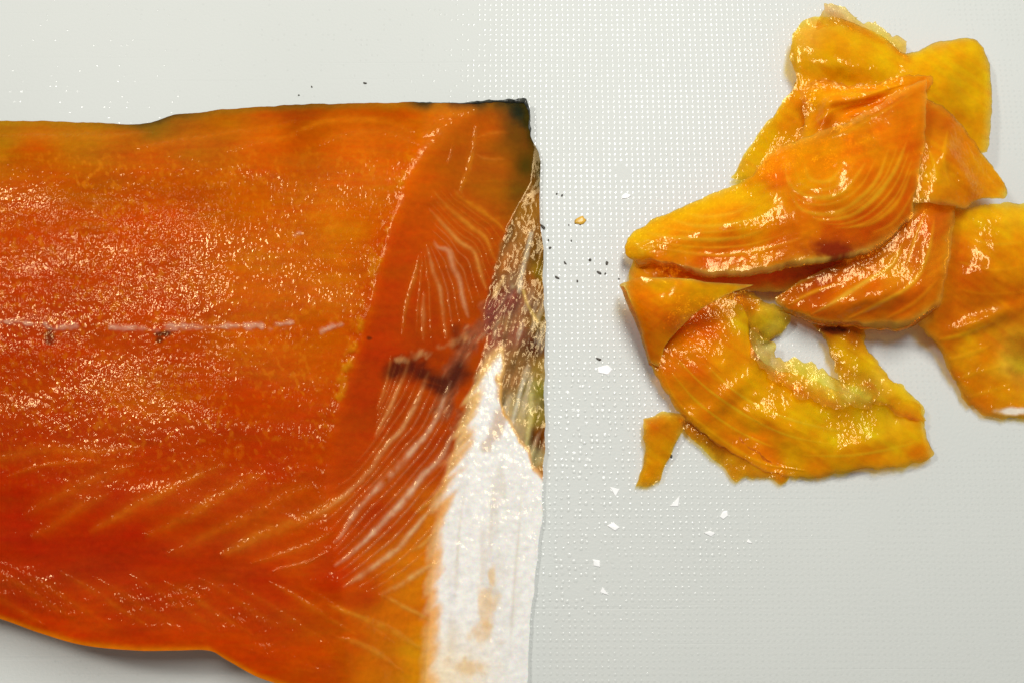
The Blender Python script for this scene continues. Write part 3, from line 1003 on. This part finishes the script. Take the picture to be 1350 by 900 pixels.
        for pid in np.unique(fp):
            if pid == 0:
                continue
            if (fp == pid).sum() < 10:
                fp[fp == pid] = 0
                continue
            mesh_from(names[pid], Pv, F[fp == pid], M_SLICE, root, Cv, Av, Nv)
        # body: top without the lines, underside and rim
        n0 = nr * nc
        idx = np.arange(n0).reshape(nr, nc)
        loop = np.concatenate([idx[0, :], idx[1:, -1], idx[-1, -2::-1], idx[-2:0:-1, 0]])
        l2 = np.roll(loop, -1)
        rim = np.stack([loop, l2, l2 + n0, loop + n0], -1)
        under = F[:, ::-1] + n0
        mesh_from(names[0], np.concatenate([Pv, Q.reshape(-1, 3)]), np.concatenate([F[fp == 0], under, rim]), M_SLICE, root,
                  np.concatenate([Cv, Cv]), np.concatenate([Av, np.stack([Av[:, 0] * 0, np.full(len(Av), 0.9), Av[:, 2] * 0.2], -1)]), np.concatenate([Nv, -Nv]))
    return root


YEL = (232, 166, 8)
GRP = 'thin smoked salmon slices in the pile'

# back slice, bright yellow, two lobes at the top of the pile
build_slice('salmon_slice', 'bright yellow translucent slice with two lobes at the top of the pile', 'salmon slice', GRP, [dict(
    top=[(1046, 44, 5), (1060, 28, 5), (1090, 22, 5), (1130, 32, 5), (1160, 46, 6), (1195, 70, 7), (1230, 58, 6), (1280, 50, 4), (1298, 62, 3)],
    right=[(1298, 62, 3), (1306, 100, 4), (1307, 140, 5), (1303, 200, 6)],
    bottom=[(965, 236, 2), (1020, 245, 5), (1100, 235, 9), (1200, 225, 9), (1303, 200, 6)],
    left=[(1046, 44, 5), (1042, 75, 5), (1050, 108, 4), (1020, 150, 2.5), (985, 198, 2), (965, 236, 2)],
    bumps=[(1110, 80, 60, 26, 5, 10), (1130, 150, 70, 16, 6, -15), (1235, 110, 40, 60, 3), (1060, 150, 16, 50, 2, 25), (1010, 200, 10, 40, 2, 30)],
    cols=[(1060, 50, 230, 165, 60), (1100, 70, 230, 160, 5), (1150, 90, 230, 160, 5), (1230, 90, 233, 168, 5), (1280, 120, 233, 164, 6),
          (1290, 180, 228, 150, 8), (1075, 130, 220, 130, 8), (1120, 140, 218, 126, 10), (1060, 170, 216, 130, 6), (1010, 190, 228, 160, 6),
          (980, 230, 228, 168, 30), (1200, 110, 226, 146, 6), (1050, 90, 232, 160, 8)],
    thin=0.22, thins=[(1080, 36, 26, .5), (1140, 45, 20, .5), (990, 215, 26, .4)],
    grain=0.5, wave=1.2, grains=[(1140, 130, 40, 1.0), (1020, 190, 40, .9), (1180, 72, 40, .15), (1250, 90, 40, .2)],
    spots=[(1130, 118, 24, 6, (214, 110, 10), .6), (1085, 165, 12, 30, (206, 108, 6), .5)],
    lines=[([(1060, 120), (1058, 150), (1062, 185)], 3, (206, 116, 8), .6, .3), ([(1080, 140), (1110, 130), (1150, 132), (1200, 118)], 3, (214, 122, 10), .6, .5),
           ([(1050, 60), (1052, 90), (1056, 112)], 3, (236, 176, 40), .6, .3)])])

# right middle piece
build_slice('salmon_slice', 'small orange wedge of slice draped at the right, under the yellow lobe', 'salmon slice', GRP, [dict(
    top=[(1214, 125, 12), (1240, 140, 11), (1262, 158, 10), (1290, 195, 9), (1326, 244, 7)],
    right=[(1326, 244, 7), (1328, 252, 7), (1324, 260, 7)],
    bottom=[(1205, 268, 15), (1235, 268, 16), (1270, 274, 13), (1290, 264, 10), (1324, 260, 7)],
    left=[(1214, 125, 12), (1212, 180, 14), (1206, 240, 15), (1205, 268, 15)],
    bumps=[(1245, 200, 14, 60, 2, 20), (1270, 230, 10, 40, 1.6, -30)],
    cols=[(1240, 160, 200, 104, 8), (1260, 200, 214, 122, 8), (1300, 230, 218, 128, 8), (1230, 240, 222, 140, 10), (1270, 255, 205, 105, 5), (1225, 150, 188, 86, 6)],
    thin=0.1, grain=0.8, wave=0.9, lines=[([(1222, 190), (1230, 215), (1236, 240)], 2.5, (230, 160, 20), .6, .3), ([(1250, 170), (1244, 210), (1252, 245)], 2.5, (228, 150, 16), .6, .3),
                                         ([(1275, 190), (1290, 220), (1312, 244)], 2.5, (226, 146, 16), .5, .3)])])

# right slice running out of the picture
build_slice('salmon_slice', 'broad orange slice at the right, its lower end flat on the board', 'salmon slice', GRP, [dict(
    top=[(1255, 276, 9), (1290, 272, 8), (1330, 266, 8), (1380, 278, 7), (1425, 300, 6)],
    right=[(1425, 300, 6), (1440, 400, 5), (1430, 500, 2), (1415, 556, 1.5)],
    bottom=[(1212, 428, 6), (1238, 460, 4), (1258, 498, 2.5), (1280, 534, 1.6), (1312, 549, 1.5), (1360, 552, 1.5), (1415, 556, 1.5)],
    left=[(1255, 276, 9), (1246, 340, 9), (1235, 390, 8), (1212, 428, 6)],
    bumps=[(1320, 350, 70, 50, 4), (1290, 425, 50, 10, 2.0, -20), (1330, 290, 60, 10, 1.5)],
    cols=[(1290, 285, 226, 160, 8), (1340, 285, 228, 166, 20), (1300, 320, 214, 126, 4), (1350, 330, 210, 116, 4), (1280, 370, 200, 98, 4), (1340, 390, 204, 100, 3),
          (1260, 330, 192, 82, 4), (1250, 420, 194, 88, 6), (1280, 450, 224, 146, 12), (1260, 440, 200, 96, 8), (1300, 470, 220, 128, 6), (1320, 510, 222, 134, 6),
          (1280, 510, 222, 124, 5), (1300, 540, 216, 104, 4), (1400, 450, 214, 120, 6), (1335, 480, 226, 170, 60)],
    thin=0.1, thins=[(1345, 462, 24, .75), (1338, 486, 14, .6)], grain=0.25, grains=[(1280, 470, 60, .95), (1320, 520, 40, .9), (1310, 300, 30, .6)], wave=0.7, ragged=3.0,
    spots=[(1338, 541, 24, 5, (236, 228, 210), .95)],
    lines=[([(1240, 448), (1275, 440), (1310, 425)], 3, (228, 158, 22), .7, .4), ([(1252, 474), (1280, 466), (1305, 456)], 3, (226, 150, 20), .7, .4),
           ([(1270, 310), (1310, 322), (1360, 318)], 2, (232, 164, 30), .4, .1), ([(1262, 345), (1310, 356), (1360, 350)], 2, (226, 146, 20), .4, .1), ([(1258, 380), (1300, 388), (1360, 384)], 2, (222, 130, 14), .4, .1), ([(1262, 500), (1290, 490), (1318, 484)], 2.6, (228, 150, 20), .6, .3), ([(1276, 524), (1300, 516), (1330, 508)], 2.6, (228, 150, 20), .6, .3)])])

# folded band below the top slice
build_slice('salmon_slice', 'orange band with silvery glints curling under the topmost slice', 'salmon slice', GRP, [dict(
    top=[(1022, 392, 5), (1060, 368, 8), (1110, 345, 10), (1160, 318, 12), (1200, 280, 13), (1225, 262, 13), (1262, 270, 12)],
    right=[(1262, 270, 12), (1256, 310, 13), (1248, 360, 13), (1240, 400, 11)],
    bottom=[(1030, 404, 5), (1060, 416, 6.5), (1100, 425, 7.5), (1150, 427, 8.5), (1200, 424, 9.5), (1240, 400, 11)],
    left=[(1022, 392, 5), (1024, 398, 5), (1030, 404, 5)],
    bumps=[(1140, 395, 80, 18, 3.0, -12), (1225, 320, 14, 60, 1.6, 10)],
    cols=[(1040, 395, 190, 84, 5), (1080, 380, 176, 62, 4), (1100, 410, 208, 104, 6), (1130, 380, 204, 100, 8), (1160, 410, 204, 92, 3), (1200, 400, 206, 92, 4),
          (1180, 350, 212, 120, 20), (1220, 300, 196, 82, 8), (1235, 350, 212, 116, 14), (1210, 330, 200, 96, 12), (1240, 290, 196, 88, 16), (1090, 425, 196, 80, 3), (1180, 425, 190, 70, 2)],
    thin=0.05, grain=0.55, grains=[(1150, 425, 60, .2)], dir=-35, wave=0.6, curl=[('bottom', 2.0, 130)],
    lines=[([(1070, 415), (1100, 398), (1140, 372), (1175, 350), (1190, 320)], 3.2, (224, 160, 60), .75, .4), ([(1040, 402), (1070, 386), (1110, 372)], 2.6, (222, 140, 30), .6, .3),
           ([(1120, 420), (1160, 400), (1200, 376), (1222, 340), (1232, 290)], 3.0, (226, 154, 40), .7, .4), ([(1170, 420), (1205, 400), (1236, 370)], 2.6, (222, 130, 20), .5, .3),
           ([(1195, 350), (1208, 310), (1220, 280)], 2.4, (222, 150, 50), .6, .3)])])

# lower slice with the curled corner
build_slice('salmon_slice', 'long amber slice with its upper left corner rolled over, at the bottom of the pile', 'salmon slice', GRP, [
    dict(part='flesh', gain=1.22,
         top=[(824, 378, 6), (860, 380, 4), (920, 384, 3), (985, 384, 4), (1004, 398, 3)],
         right=[(1004, 398, 3), (990, 430, 3), (995, 462, 2.5), (1018, 486, 2.5), (1050, 492, 3), (1095, 512, 3), (1150, 520, 2.5), (1212, 532, 2)],
         bottom=[(1012, 622, 1.5), (1062, 630, 1.5), (1110, 623, 2), (1160, 616, 2.5), (1200, 612, 2.2), (1232, 600, 2), (1222, 572, 2), (1212, 532, 2)],
         left=[(824, 378, 6), (845, 440, 6), (862, 488, 4.5), (893, 540, 3), (945, 586, 2), (1012, 622, 1.5)],
         bumps=[(930, 470, 50, 60, 4, 40), (1040, 560, 60, 30, 2.2, 30), (1160, 580, 60, 14, 1.6, -10), (960, 520, 14, 70, 1.5, 50)],
         cols=[(880, 470, 206, 100, 4), (930, 430, 188, 76, 4), (920, 480, 204, 100, 4), (960, 470, 214, 130, 8), (900, 520, 212, 124, 5), (950, 540, 214, 126, 4),
               (1000, 520, 220, 146, 6), (1010, 590, 206, 104, 4), (1020, 560, 216, 134, 5), (1060, 530, 222, 164, 10), (1060, 590, 220, 150, 6), (1100, 560, 226, 172, 14),
               (1150, 560, 226, 176, 24), (1200, 570, 224, 168, 14), (1210, 600, 214, 120, 6), (1140, 605, 216, 126, 5), (1080, 620, 214, 120, 5), (990, 420, 222, 166, 20), (1190, 540, 224, 176, 40)],
         thin=0.12, thins=[(1135, 535, 48, .72), (1010, 475, 24, .75), (985, 410, 20, .5), (1060, 500, 24, .6)],
         grain=0.6, grains=[(930, 450, 40, .9), (1120, 560, 60, .85), (930, 540, 40, .25)], wave=1.2, ragged=3.0,
         lines=[([(868, 480), (893, 530), (945, 575), (1000, 608), (1060, 620)], 2.4, (226, 150, 16), .6, .4), ([(930, 470), (960, 520), (1000, 556)], 2.6, (222, 130, 10), .4, .3),
                ([(900, 440), (930, 470), (950, 490)], 2.0, (214, 120, 10), .5, .3), ([(884, 490), (920, 530), (970, 566), (1020, 590)], 1.8, (236, 176, 30), .5, .1), ([(890, 470), (930, 510), (985, 548), (1040, 574), (1100, 586)], 1.8, (236, 180, 36), .5, .1), ([(930, 480), (975, 520), (1030, 548), (1100, 566), (1170, 570)], 1.8, (238, 186, 50), .5, .1), ([(1060, 600), (1120, 600), (1180, 590), (1214, 580)], 1.8, (236, 180, 36), .5, .1)],
         spots=[(1000, 575, 14, 8, (196, 84, 3), .5)]),
    dict(part='rolled_corner', seed=77, ragged=0.8,
         top=[(823, 372, 9), (848, 366, 12), (895, 367, 14), (945, 373, 13), (994, 376, 11)],
         right=[(994, 376, 11), (960, 388, 11.5), (925, 408, 11), (897, 432, 9.5), (878, 455, 8), (868, 482, 6)],
         bottom=[(858, 478, 5), (863, 481, 5.5), (868, 482, 6)],
         left=[(823, 372, 9), (832, 400, 9), (843, 432, 8), (858, 478, 5)],
         bumps=[(880, 395, 30, 50, 2.5, 30)],
         cols=[(840, 380, 214, 120, 4), (880, 380, 224, 140, 6), (920, 385, 222, 140, 6), (960, 378, 226, 150, 8), (860, 420, 212, 116, 4), (880, 430, 206, 106, 4), (850, 450, 204, 100, 4)],
         thin=0.08, grain=0.12, wave=0.3, fine=0.03, edge_thin=.1, curl=[('left', 2.6, 110)],
         lines=[([(838, 398), (870, 388), (910, 388)], 2.2, (206, 106, 5), .4, .05), ([(846, 418), (876, 404), (905, 402)], 2.2, (206, 106, 5), .4, .05), ([(852, 440), (872, 424), (890, 418)], 2.2, (200, 98, 5), .4, .05)])])

# crumpled fold between the yellow lobes and the topmost slice
build_slice('salmon_slice', 'crumpled orange fold lying between the yellow lobes and the topmost slice', 'salmon slice', GRP, [dict(
    top=[(1056, 118, 9), (1085, 104, 12), (1120, 112, 12.5), (1160, 108, 13), (1190, 98, 13), (1226, 100, 12)], right=[(1226, 100, 12), (1230, 108, 12), (1228, 118, 12)],
    bottom=[(1050, 196, 10), (1080, 186, 11), (1110, 172, 12), (1150, 152, 13), (1190, 130, 13), (1228, 118, 12)], left=[(1056, 118, 9), (1060, 150, 9), (1050, 196, 10)],
    bumps=[(1120, 130, 50, 9, 2.2, -8), (1085, 160, 9, 40, 2, 20), (1150, 135, 40, 6, -1.2, -25)],
    cols=[(1070, 130, 226, 146, 8), (1090, 160, 208, 108, 6), (1110, 130, 216, 120, 8), (1130, 115, 222, 136, 10), (1150, 140, 204, 100, 6), (1180, 118, 218, 128, 8), (1215, 105, 206, 108, 6), (1060, 185, 224, 150, 10)],
    thin=0.08, grain=0.8, grains=[(1130, 116, 26, 1.4)], wave=1.0, ragged=4, dir=-25,
    lines=[([(1070, 128), (1100, 124), (1140, 124), (1190, 112)], 2.6, (232, 164, 20), .6, .5), ([(1066, 170), (1090, 150), (1120, 140), (1160, 132)], 2.4, (230, 156, 16), .6, .4)])])

# topmost slice with concentric arcs
ARC = (240, 174, 44)


def blend_lines(a, b, n, w, c, al):
    p, q = resample(a, 9), resample(b, 9)
    return [([tuple(x) for x in (p * (1 - k) + q * k)], w, c, al, .06) for k in np.linspace(0, 1, n + 2)[1:-1]]


_a0 = [(1060, 215), (1068, 236), (1094, 238), (1114, 212)]
_a1 = [(1034, 224), (1044, 246), (1070, 260), (1110, 254), (1142, 214)]
_a2 = [(1040, 252), (1058, 277), (1090, 282), (1120, 272), (1154, 240), (1172, 196)]
_a3 = [(1070, 288), (1090, 292), (1122, 286), (1150, 266), (1178, 230), (1196, 186)]
_a4 = [(1110, 306), (1140, 302), (1166, 288), (1190, 262), (1208, 216)]
_b1 = [(880, 288), (920, 298), (970, 294), (1012, 280), (1022, 258)]
_b2 = [(850, 306), (880, 312), (930, 316), (975, 314), (1010, 302)]
_b3 = [(856, 326), (910, 336), (960, 337), (1010, 330), (1060, 314)]
EXTRA = (blend_lines(_a0, _a1, 1, 1.6, ARC, .26) + blend_lines(_a1, _a2, 1, 1.6, ARC, .26) + blend_lines(_a2, _a3, 1, 1.6, ARC, .28) + blend_lines(_a3, _a4, 2, 1.6, ARC, .28)
         + blend_lines(_b1, _b2, 1, 1.6, ARC, .26) + blend_lines(_b2, _b3, 1, 1.6, ARC, .26))
build_slice('salmon_slice', 'topmost folded slice with concentric pale arcs and a dark blood spot', 'salmon slice', GRP, [dict(
    top=[(838, 346, 5), (824, 336, 5), (828, 316, 6), (850, 297, 7), (890, 277, 8), (940, 256, 10), (985, 236, 11), (1015, 202, 13), (1050, 186, 14), (1100, 168, 16), (1140, 150, 16), (1180, 124, 16), (1222, 103, 15)],
    right=[(1222, 103, 15), (1221, 150, 16.5), (1218, 200, 17), (1210, 245, 17), (1202, 285, 16)],
    bottom=[(838, 346, 5), (856, 340, 8), (880, 346, 10), (930, 356, 12), (1000, 354, 13), (1060, 344, 14), (1110, 336, 15), (1160, 322, 16), (1202, 285, 16)],
    left=[(838, 346, 5), (838, 346.3, 5), (838.3, 346.6, 5)],
    bumps=[(940, 300, 80, 26, 3.5, -8), (1120, 240, 70, 60, 4, -35), (1030, 272, 20, 50, -0.5, 15)],
    cols=[(840, 325, 228, 156, 10), (870, 300, 226, 150, 8), (930, 280, 226, 148, 5), (980, 290, 224, 136, 4), (1000, 260, 228, 156, 8), (900, 320, 222, 128, 4), (960, 330, 212, 102, 3),
          (1040, 320, 208, 92, 4), (1060, 230, 224, 136, 4), (1090, 210, 222, 132, 4), (1110, 240, 220, 124, 4), (1150, 180, 212, 118, 5), (1190, 140, 206, 108, 5), (1200, 190, 206, 100, 4),
          (1160, 240, 212, 104, 4), (1190, 260, 200, 82, 4), (1150, 290, 198, 76, 4), (1100, 300, 200, 80, 4), (1060, 300, 214, 110, 6), (1025, 235, 212, 100, 8), (870, 345, 214, 110, 4), (930, 352, 200, 78, 3), (1150, 320, 176, 54, 4)],
    thin=0.10, thins=[(850, 310, 26, .3)], edge_thin=.2, grain=0.22, grains=[(1000, 310, 40, .5), (1100, 318, 40, .8), (990, 235, 30, .7)], wave=0.5, fine=0.05, ragged=2.0, rim_amt=0.75, dir=-20, curl=[('bottom', 1.3, 130)],
    spots=[(1098, 330, 34, 12, (84, 16, 14), .97), (1096, 326, 50, 20, (140, 38, 14), .6), (1120, 342, 40, 9, (96, 22, 8), .8), (1030, 234, 12, 10, (206, 84, 8), .5)],
    lines=[([(1034, 224), (1044, 246), (1070, 260), (1110, 254), (1142, 214)], 3, ARC, .5, .15), ([(1040, 252), (1058, 277), (1090, 282), (1120, 272), (1154, 240), (1172, 196)], 3, ARC, .5, .15),
           ([(1070, 288), (1090, 290), (1122, 284), (1150, 264), (1178, 228), (1196, 186)], 3, ARC, .55, .15), ([(1120, 300), (1150, 294), (1182, 268), (1202, 226)], 2.8, (230, 150, 30), .5, .15),
           ([(1060, 215), (1068, 236), (1094, 238), (1114, 212)], 2.6, ARC, .4, .12), ([(1150, 308), (1180, 292), (1206, 252)], 2.4, (226, 140, 30), .45, .12),
           ([(850, 306), (880, 312), (930, 316), (970, 314), (1006, 304)], 2.8, ARC, .5, .15), ([(880, 288), (920, 298), (970, 294), (1012, 280), (1022, 258)], 2.6, ARC, .5, .15),
           ([(860, 326), (910, 334), (960, 336), (1010, 328), (1058, 314)], 2.6, (232, 150, 40), .5, .15), ([(900, 280), (930, 286), (970, 280), (996, 264)], 2.4, ARC, .4, .12),
           ([(835, 318), (845, 330), (848, 340)], 2.4, ARC, .5, .15), ([(1060, 190), (1110, 176), (1160, 150), (1205, 122)], 2.6, (226, 150, 20), .5, .3)] + EXTRA)])

# deep fold seen under the topmost slice
build_slice('salmon_slice', 'reddish slice lying in the fold between the topmost slice and the rolled corner', 'salmon slice', GRP, [dict(
    top=[(836, 338, 3), (880, 338, 5), (950, 340, 7), (1040, 340, 8), (1120, 330, 9)],
    right=[(1120, 330, 9), (1116, 350, 8), (1110, 368, 7)],
    bottom=[(830, 374, 3.5), (870, 374, 5), (920, 380, 5), (980, 384, 5), (1030, 384, 5.5), (1110, 368, 7)],
    left=[(836, 338, 3), (830, 356, 3), (830, 374, 3.5)],
    cols=[(850, 352, 220, 124, 6), (880, 360, 200, 84, 3), (940, 362, 190, 66, 2), (1000, 368, 186, 62, 2), (1060, 366, 180, 56, 3), (1100, 350, 160, 44, 3)],
    thin=0.06, grain=0.2, wave=0.4)])

# thin pieces
SCR = 'small torn scraps of salmon by the pile'
build_slice('salmon_scrap', 'small amber scrap bent like a boot, on the board left of the long slice', 'salmon scrap', SCR, [dict(
    top=[(848, 552, 3), (868, 544, 3.5), (890, 543, 3.2), (908, 548, 2.6)], right=[(908, 548, 2.6), (898, 570, 2.2), (886, 596, 1.8), (870, 632, 1.3)],
    bottom=[(838, 640, 1.2), (852, 641, 1.2), (870, 632, 1.3)], left=[(848, 552, 3), (848, 575, 2.6), (851, 600, 2), (838, 640, 1.2)],
    cols=[(860, 555, 200, 96, 6), (890, 560, 208, 116, 8), (865, 590, 212, 130, 6), (855, 630, 216, 140, 8)], thin=0.15, grain=0.4, wave=0.4)])
build_slice('salmon_scrap', 'thin brownish scrap peeping out below the long slice', 'salmon scrap', SCR, [dict(
    top=[(896, 552, 2), (940, 560, 2), (990, 590, 1.6), (1042, 622, 1.4)], right=[(1042, 622, 1.4), (1042, 630, 1.3), (1036, 635, 1.2)],
    bottom=[(905, 572, 1.8), (925, 588, 1.6), (948, 610, 1.3), (968, 632, 1.2), (1000, 630, 1.2), (1036, 635, 1.2)], left=[(896, 552, 2), (898, 562, 1.9), (905, 572, 1.8)],
    cols=[(915, 565, 196, 100, 8), (940, 590, 186, 110, 10), (970, 615, 210, 140, 20), (1030, 628, 214, 120, 6)], thin=0.3, thins=[(965, 622, 16, .6)], grain=0.6, wave=0.3, ragged=4)])
build_slice('salmon_scrap', 'thin yellow scrap with a dark red end, leaning out from under the band', 'salmon scrap', SCR, [dict(
    top=[(1072, 425, 4), (1092, 422, 4.5), (1120, 424, 4.5), (1136, 430, 4)], right=[(1136, 430, 4), (1146, 462, 3.4), (1172, 494, 3.2), (1216, 535, 3), (1218, 560, 2.6)],
    bottom=[(1112, 512, 3.5), (1150, 528, 3.2), (1190, 548, 3), (1218, 560, 2.6)], left=[(1072, 425, 4), (1086, 442, 3.6), (1094, 465, 3.2), (1112, 512, 3.5)],
    cols=[(1090, 432, 186, 70, 6), (1125, 440, 180, 90, 8), (1105, 460, 216, 150, 10), (1140, 480, 224, 160, 8), (1140, 510, 222, 176, 60), (1190, 530, 226, 170, 20)],
    thin=0.22, thins=[(1130, 510, 30, .75), (1100, 480, 14, .6)], grain=0.9, wave=0.9, ragged=4.0,
    spots=[(1100, 436, 24, 8, (92, 22, 8), .95)])])
build_slice('salmon_scrap', 'glossy pale yellow bit of fat beside the tip of the rolled corner', 'salmon scrap', SCR, [dict(
    top=[(968, 392, 4), (985, 386, 5), (1008, 398, 5), (1028, 402, 4)], right=[(1028, 402, 4), (1040, 420, 3), (1030, 440, 2)],
    bottom=[(984, 428, 3.5), (996, 444, 2.5), (1012, 450, 2), (1030, 440, 2)], left=[(968, 392, 4), (974, 410, 4), (984, 428, 3.5)],
    cols=[(985, 400, 216, 130, 10), (1005, 420, 226, 176, 30), (1020, 435, 224, 190, 90)], thin=0.35, thins=[(1015, 440, 18, .65)], grain=1.1, wave=1.2, ragged=3, bumps=[(1000, 412, 16, 16, 2)])])
build_slice('salmon_scrap', 'clear pale film of membrane along the inner edge of the long slice', 'salmon scrap', SCR, [dict(
    top=[(994, 432, 4), (1016, 452, 3.6), (1030, 474, 3.4), (1062, 478, 4), (1100, 494, 4), (1150, 506, 4)], right=[(1150, 506, 4), (1156, 522, 4), (1150, 540, 4)],
    bottom=[(992, 470, 5), (1016, 500, 5), (1050, 520, 5), (1100, 536, 4.6), (1150, 540, 4)], left=[(994, 432, 4), (990, 450, 4.5), (992, 470, 5)],
    cols=[(1010, 470, 232, 206, 140), (1050, 500, 230, 190, 80), (1110, 515, 234, 204, 120)], thin=0.5, grain=1.2, wave=1.0, ragged=6, thick=0.6, crease=0.2)])
build_slice('salmon_scrap', 'ragged whitish shred of membrane sticking out above the yellow lobes', 'salmon scrap', SCR, [dict(
    top=[(1080, 18, 3), (1094, 4, 2.5), (1112, 10, 2.5), (1140, 26, 2.5), (1170, 42, 3), (1196, 58, 3.5)], right=[(1196, 58, 3.5), (1196, 66, 4), (1194, 74, 4.5)],
    bottom=[(1076, 34, 4), (1110, 36, 4), (1150, 52, 4), (1194, 74, 4.5)], left=[(1080, 18, 3), (1078, 26, 3.5), (1076, 34, 4)],
    cols=[(1098, 14, 232, 200, 140), (1140, 34, 232, 190, 110), (1180, 60, 232, 186, 90)], thin=0.6, grain=1.0, wave=0.8, ragged=6, thick=0.5, rim=(232, 200, 140))])

# ------------------------------------------------------------------ crumbs, specks and wet flecks on the board
import bmesh


def lump(name, u, v, r_px, mat, label, cat, group, flat=0.6, stretch=1.0, ang=0.0, seed=0, sub=2, jag=0.0):
    bm = bmesh.new()
    bmesh.ops.create_icosphere(bm, subdivisions=sub, radius=1.0)
    rr = random.Random(seed)
    ph = [rr.uniform(0, 6.28) for _ in range(6)]
    for w in bm.verts:
        k = 1 + 0.22 * math.sin(3 * w.co.x + ph[0]) * math.cos(2.5 * w.co.y + ph[1]) + 0.15 * math.sin(5 * w.co.y + ph[2] + 2 * w.co.z)
        w.co *= k * (1 + jag * rr.uniform(-1, 1))
        x, y = w.co.x * stretch, w.co.y
        w.co.x = x * math.cos(ang) - y * math.sin(ang)
        w.co.y = x * math.sin(ang) + y * math.cos(ang)
        w.co.z = max(w.co.z * flat, -flat * 0.35)
        w.co *= r_px * S_PX
    me = bpy.data.meshes.new(name)
    bm.to_mesh(me); bm.free()
    for f in me.polygons:
        f.use_smooth = True
    me.materials.append(mat)
    o = bpy.data.objects.new(name, me)
    COL.objects.link(o)
    p = wpos(u, v, 0.0)
    o.location = (p[0], p[1], flat * 0.33 * r_px * S_PX + 0.00002)
    tag(o, label, cat, group)
    return o


M_SPECK = simple_mat('seasoning', (0.10, 0.09, 0.075), 0.7)
M_CRUMB = simple_mat('crumb_flesh', (0.72, 0.42, 0.05), 0.3)
M_FLECK = simple_mat('wet_glint_white', (0.96, 0.97, 0.96), 0.3, noise=0.02)  # near white colour stands in for glare on wet spots
SPK = [(734, 256, 2), (741, 258, 2), (716, 300, 3.2), (725, 327, 2.6), (753, 318, 1.8), (745, 347, 2), (778, 343, 3), (800, 347, 3), (790, 360, 3), (798, 361, 2.2),
       (761, 371, 2), (734, 366, 2.4), (816, 368, 1.8), (723, 317, 1.6), (481, 110, 2), (394, 126, 1.8), (411, 115, 1.6), (789, 473, 2.6), (885, 601, 3), (750, 297, 1.4)]
for i, (u, v, r) in enumerate(SPK):
    if v < 200:
        lab, g = 'tiny dark speck on the board above the fillet', 'dark specks above the fillet'
    elif (u, v) == (789, 473):
        lab, g = 'tiny dark speck beside a bright wet fleck on the dimpled board', None
    elif (u, v) == (885, 601):
        lab, g = 'tiny dark crumb between the boot shaped scrap and the long slice', None
    else:
        lab, g = 'tiny dark seasoning speck on dimpled board right of the fillet', 'dark specks right of the fillet'
    lump('seasoning_speck', u, v, r * 0.72, M_SPECK, lab, 'speck', g, 0.6, 1.0 + 0.6 * (i % 3), i * 1.1, i, 1)
lump('salmon_crumb', 765, 291, 5.5, M_CRUMB, 'small yellow salmon crumb alone on the dimpled board', 'crumb', None, 0.2, 1.4, 0.8, 5, 2, 0.12)

FLK = [(796, 487, 7, 1.7, 0.0, 'bright wet fleck on the board between fillet and rolled corner'),
       (825, 259, 5, 1.3, 0.2, 'small white fleck on the dimpled board left of the topmost slice'),
       (810, 646, 7, 1.2, 0.6, 'white fleck on the board just below the boot shaped scrap'),
       (890, 662, 8, 1.3, 1.1, 'largest white triangular fleck on the board below the pile'),
       (954, 679, 5, 1.5, 0.9, 'small slanted white fleck right of the triangular fleck'),
       (935, 702, 4, 2.4, 0.0, 'thin flat white fleck below the slanted fleck'),
       (988, 713, 3.5, 1.4, -0.6, 'tiny white fleck farthest right below the pile'),
       (809, 693, 6, 1.4, 0.0, 'white fleck in the middle of the board below the boot shaped scrap'),
       (787, 742, 4.5, 1.3, -0.7, 'white fleck low on the board near the fillet membrane'),
       (795, 778, 4, 2.0, -0.6, 'lowest slanted white fleck on the board near the fillet membrane')]
def chip(u, v, r_px, stretch, ang, label, seed):
    """thin angular white flake that stands in for a wet glint on the board"""
    rr = random.Random(seed)
    n = rr.choice((3, 4, 4, 5))
    base, tip = [], []
    for k in range(n):
        t = 2 * math.pi * (k + rr.uniform(-0.22, 0.22)) / n
        q = r_px * S_PX * rr.uniform(0.75, 1.25)
        x, y = q * math.cos(t) * stretch, q * math.sin(t)
        base.append((x * math.cos(ang) - y * math.sin(ang), x * math.sin(ang) + y * math.cos(ang)))
    m = bmesh.new()
    lo = [m.verts.new((x, y, 0.00003)) for x, y in base]
    hi = [m.verts.new((x * 0.8, y * 0.8, 0.00016 + 0.00008 * rr.random())) for x, y in base]
    m.faces.new(lo[::-1]); m.faces.new(hi)
    for k in range(n):
        m.faces.new((lo[k], lo[(k + 1) % n], hi[(k + 1) % n], hi[k]))
    bmesh.ops.bevel(m, geom=m.edges[:], offset=0.00004, segments=1, affect='EDGES')
    me = bpy.data.meshes.new('glint_fleck')
    m.to_mesh(me); m.free()
    me.materials.append(M_FLECK)
    o = bpy.data.objects.new('glint_fleck', me)
    COL.objects.link(o)
    w = wpos(u, v, 0.0)
    o.location = (w[0], w[1], 0.0)
    tag(o, label, 'fleck', 'white flecks on the board')


for i, (u, v, r, st_, an, lab) in enumerate(FLK):
    chip(u, v, r, st_, an, lab, 40 + i)
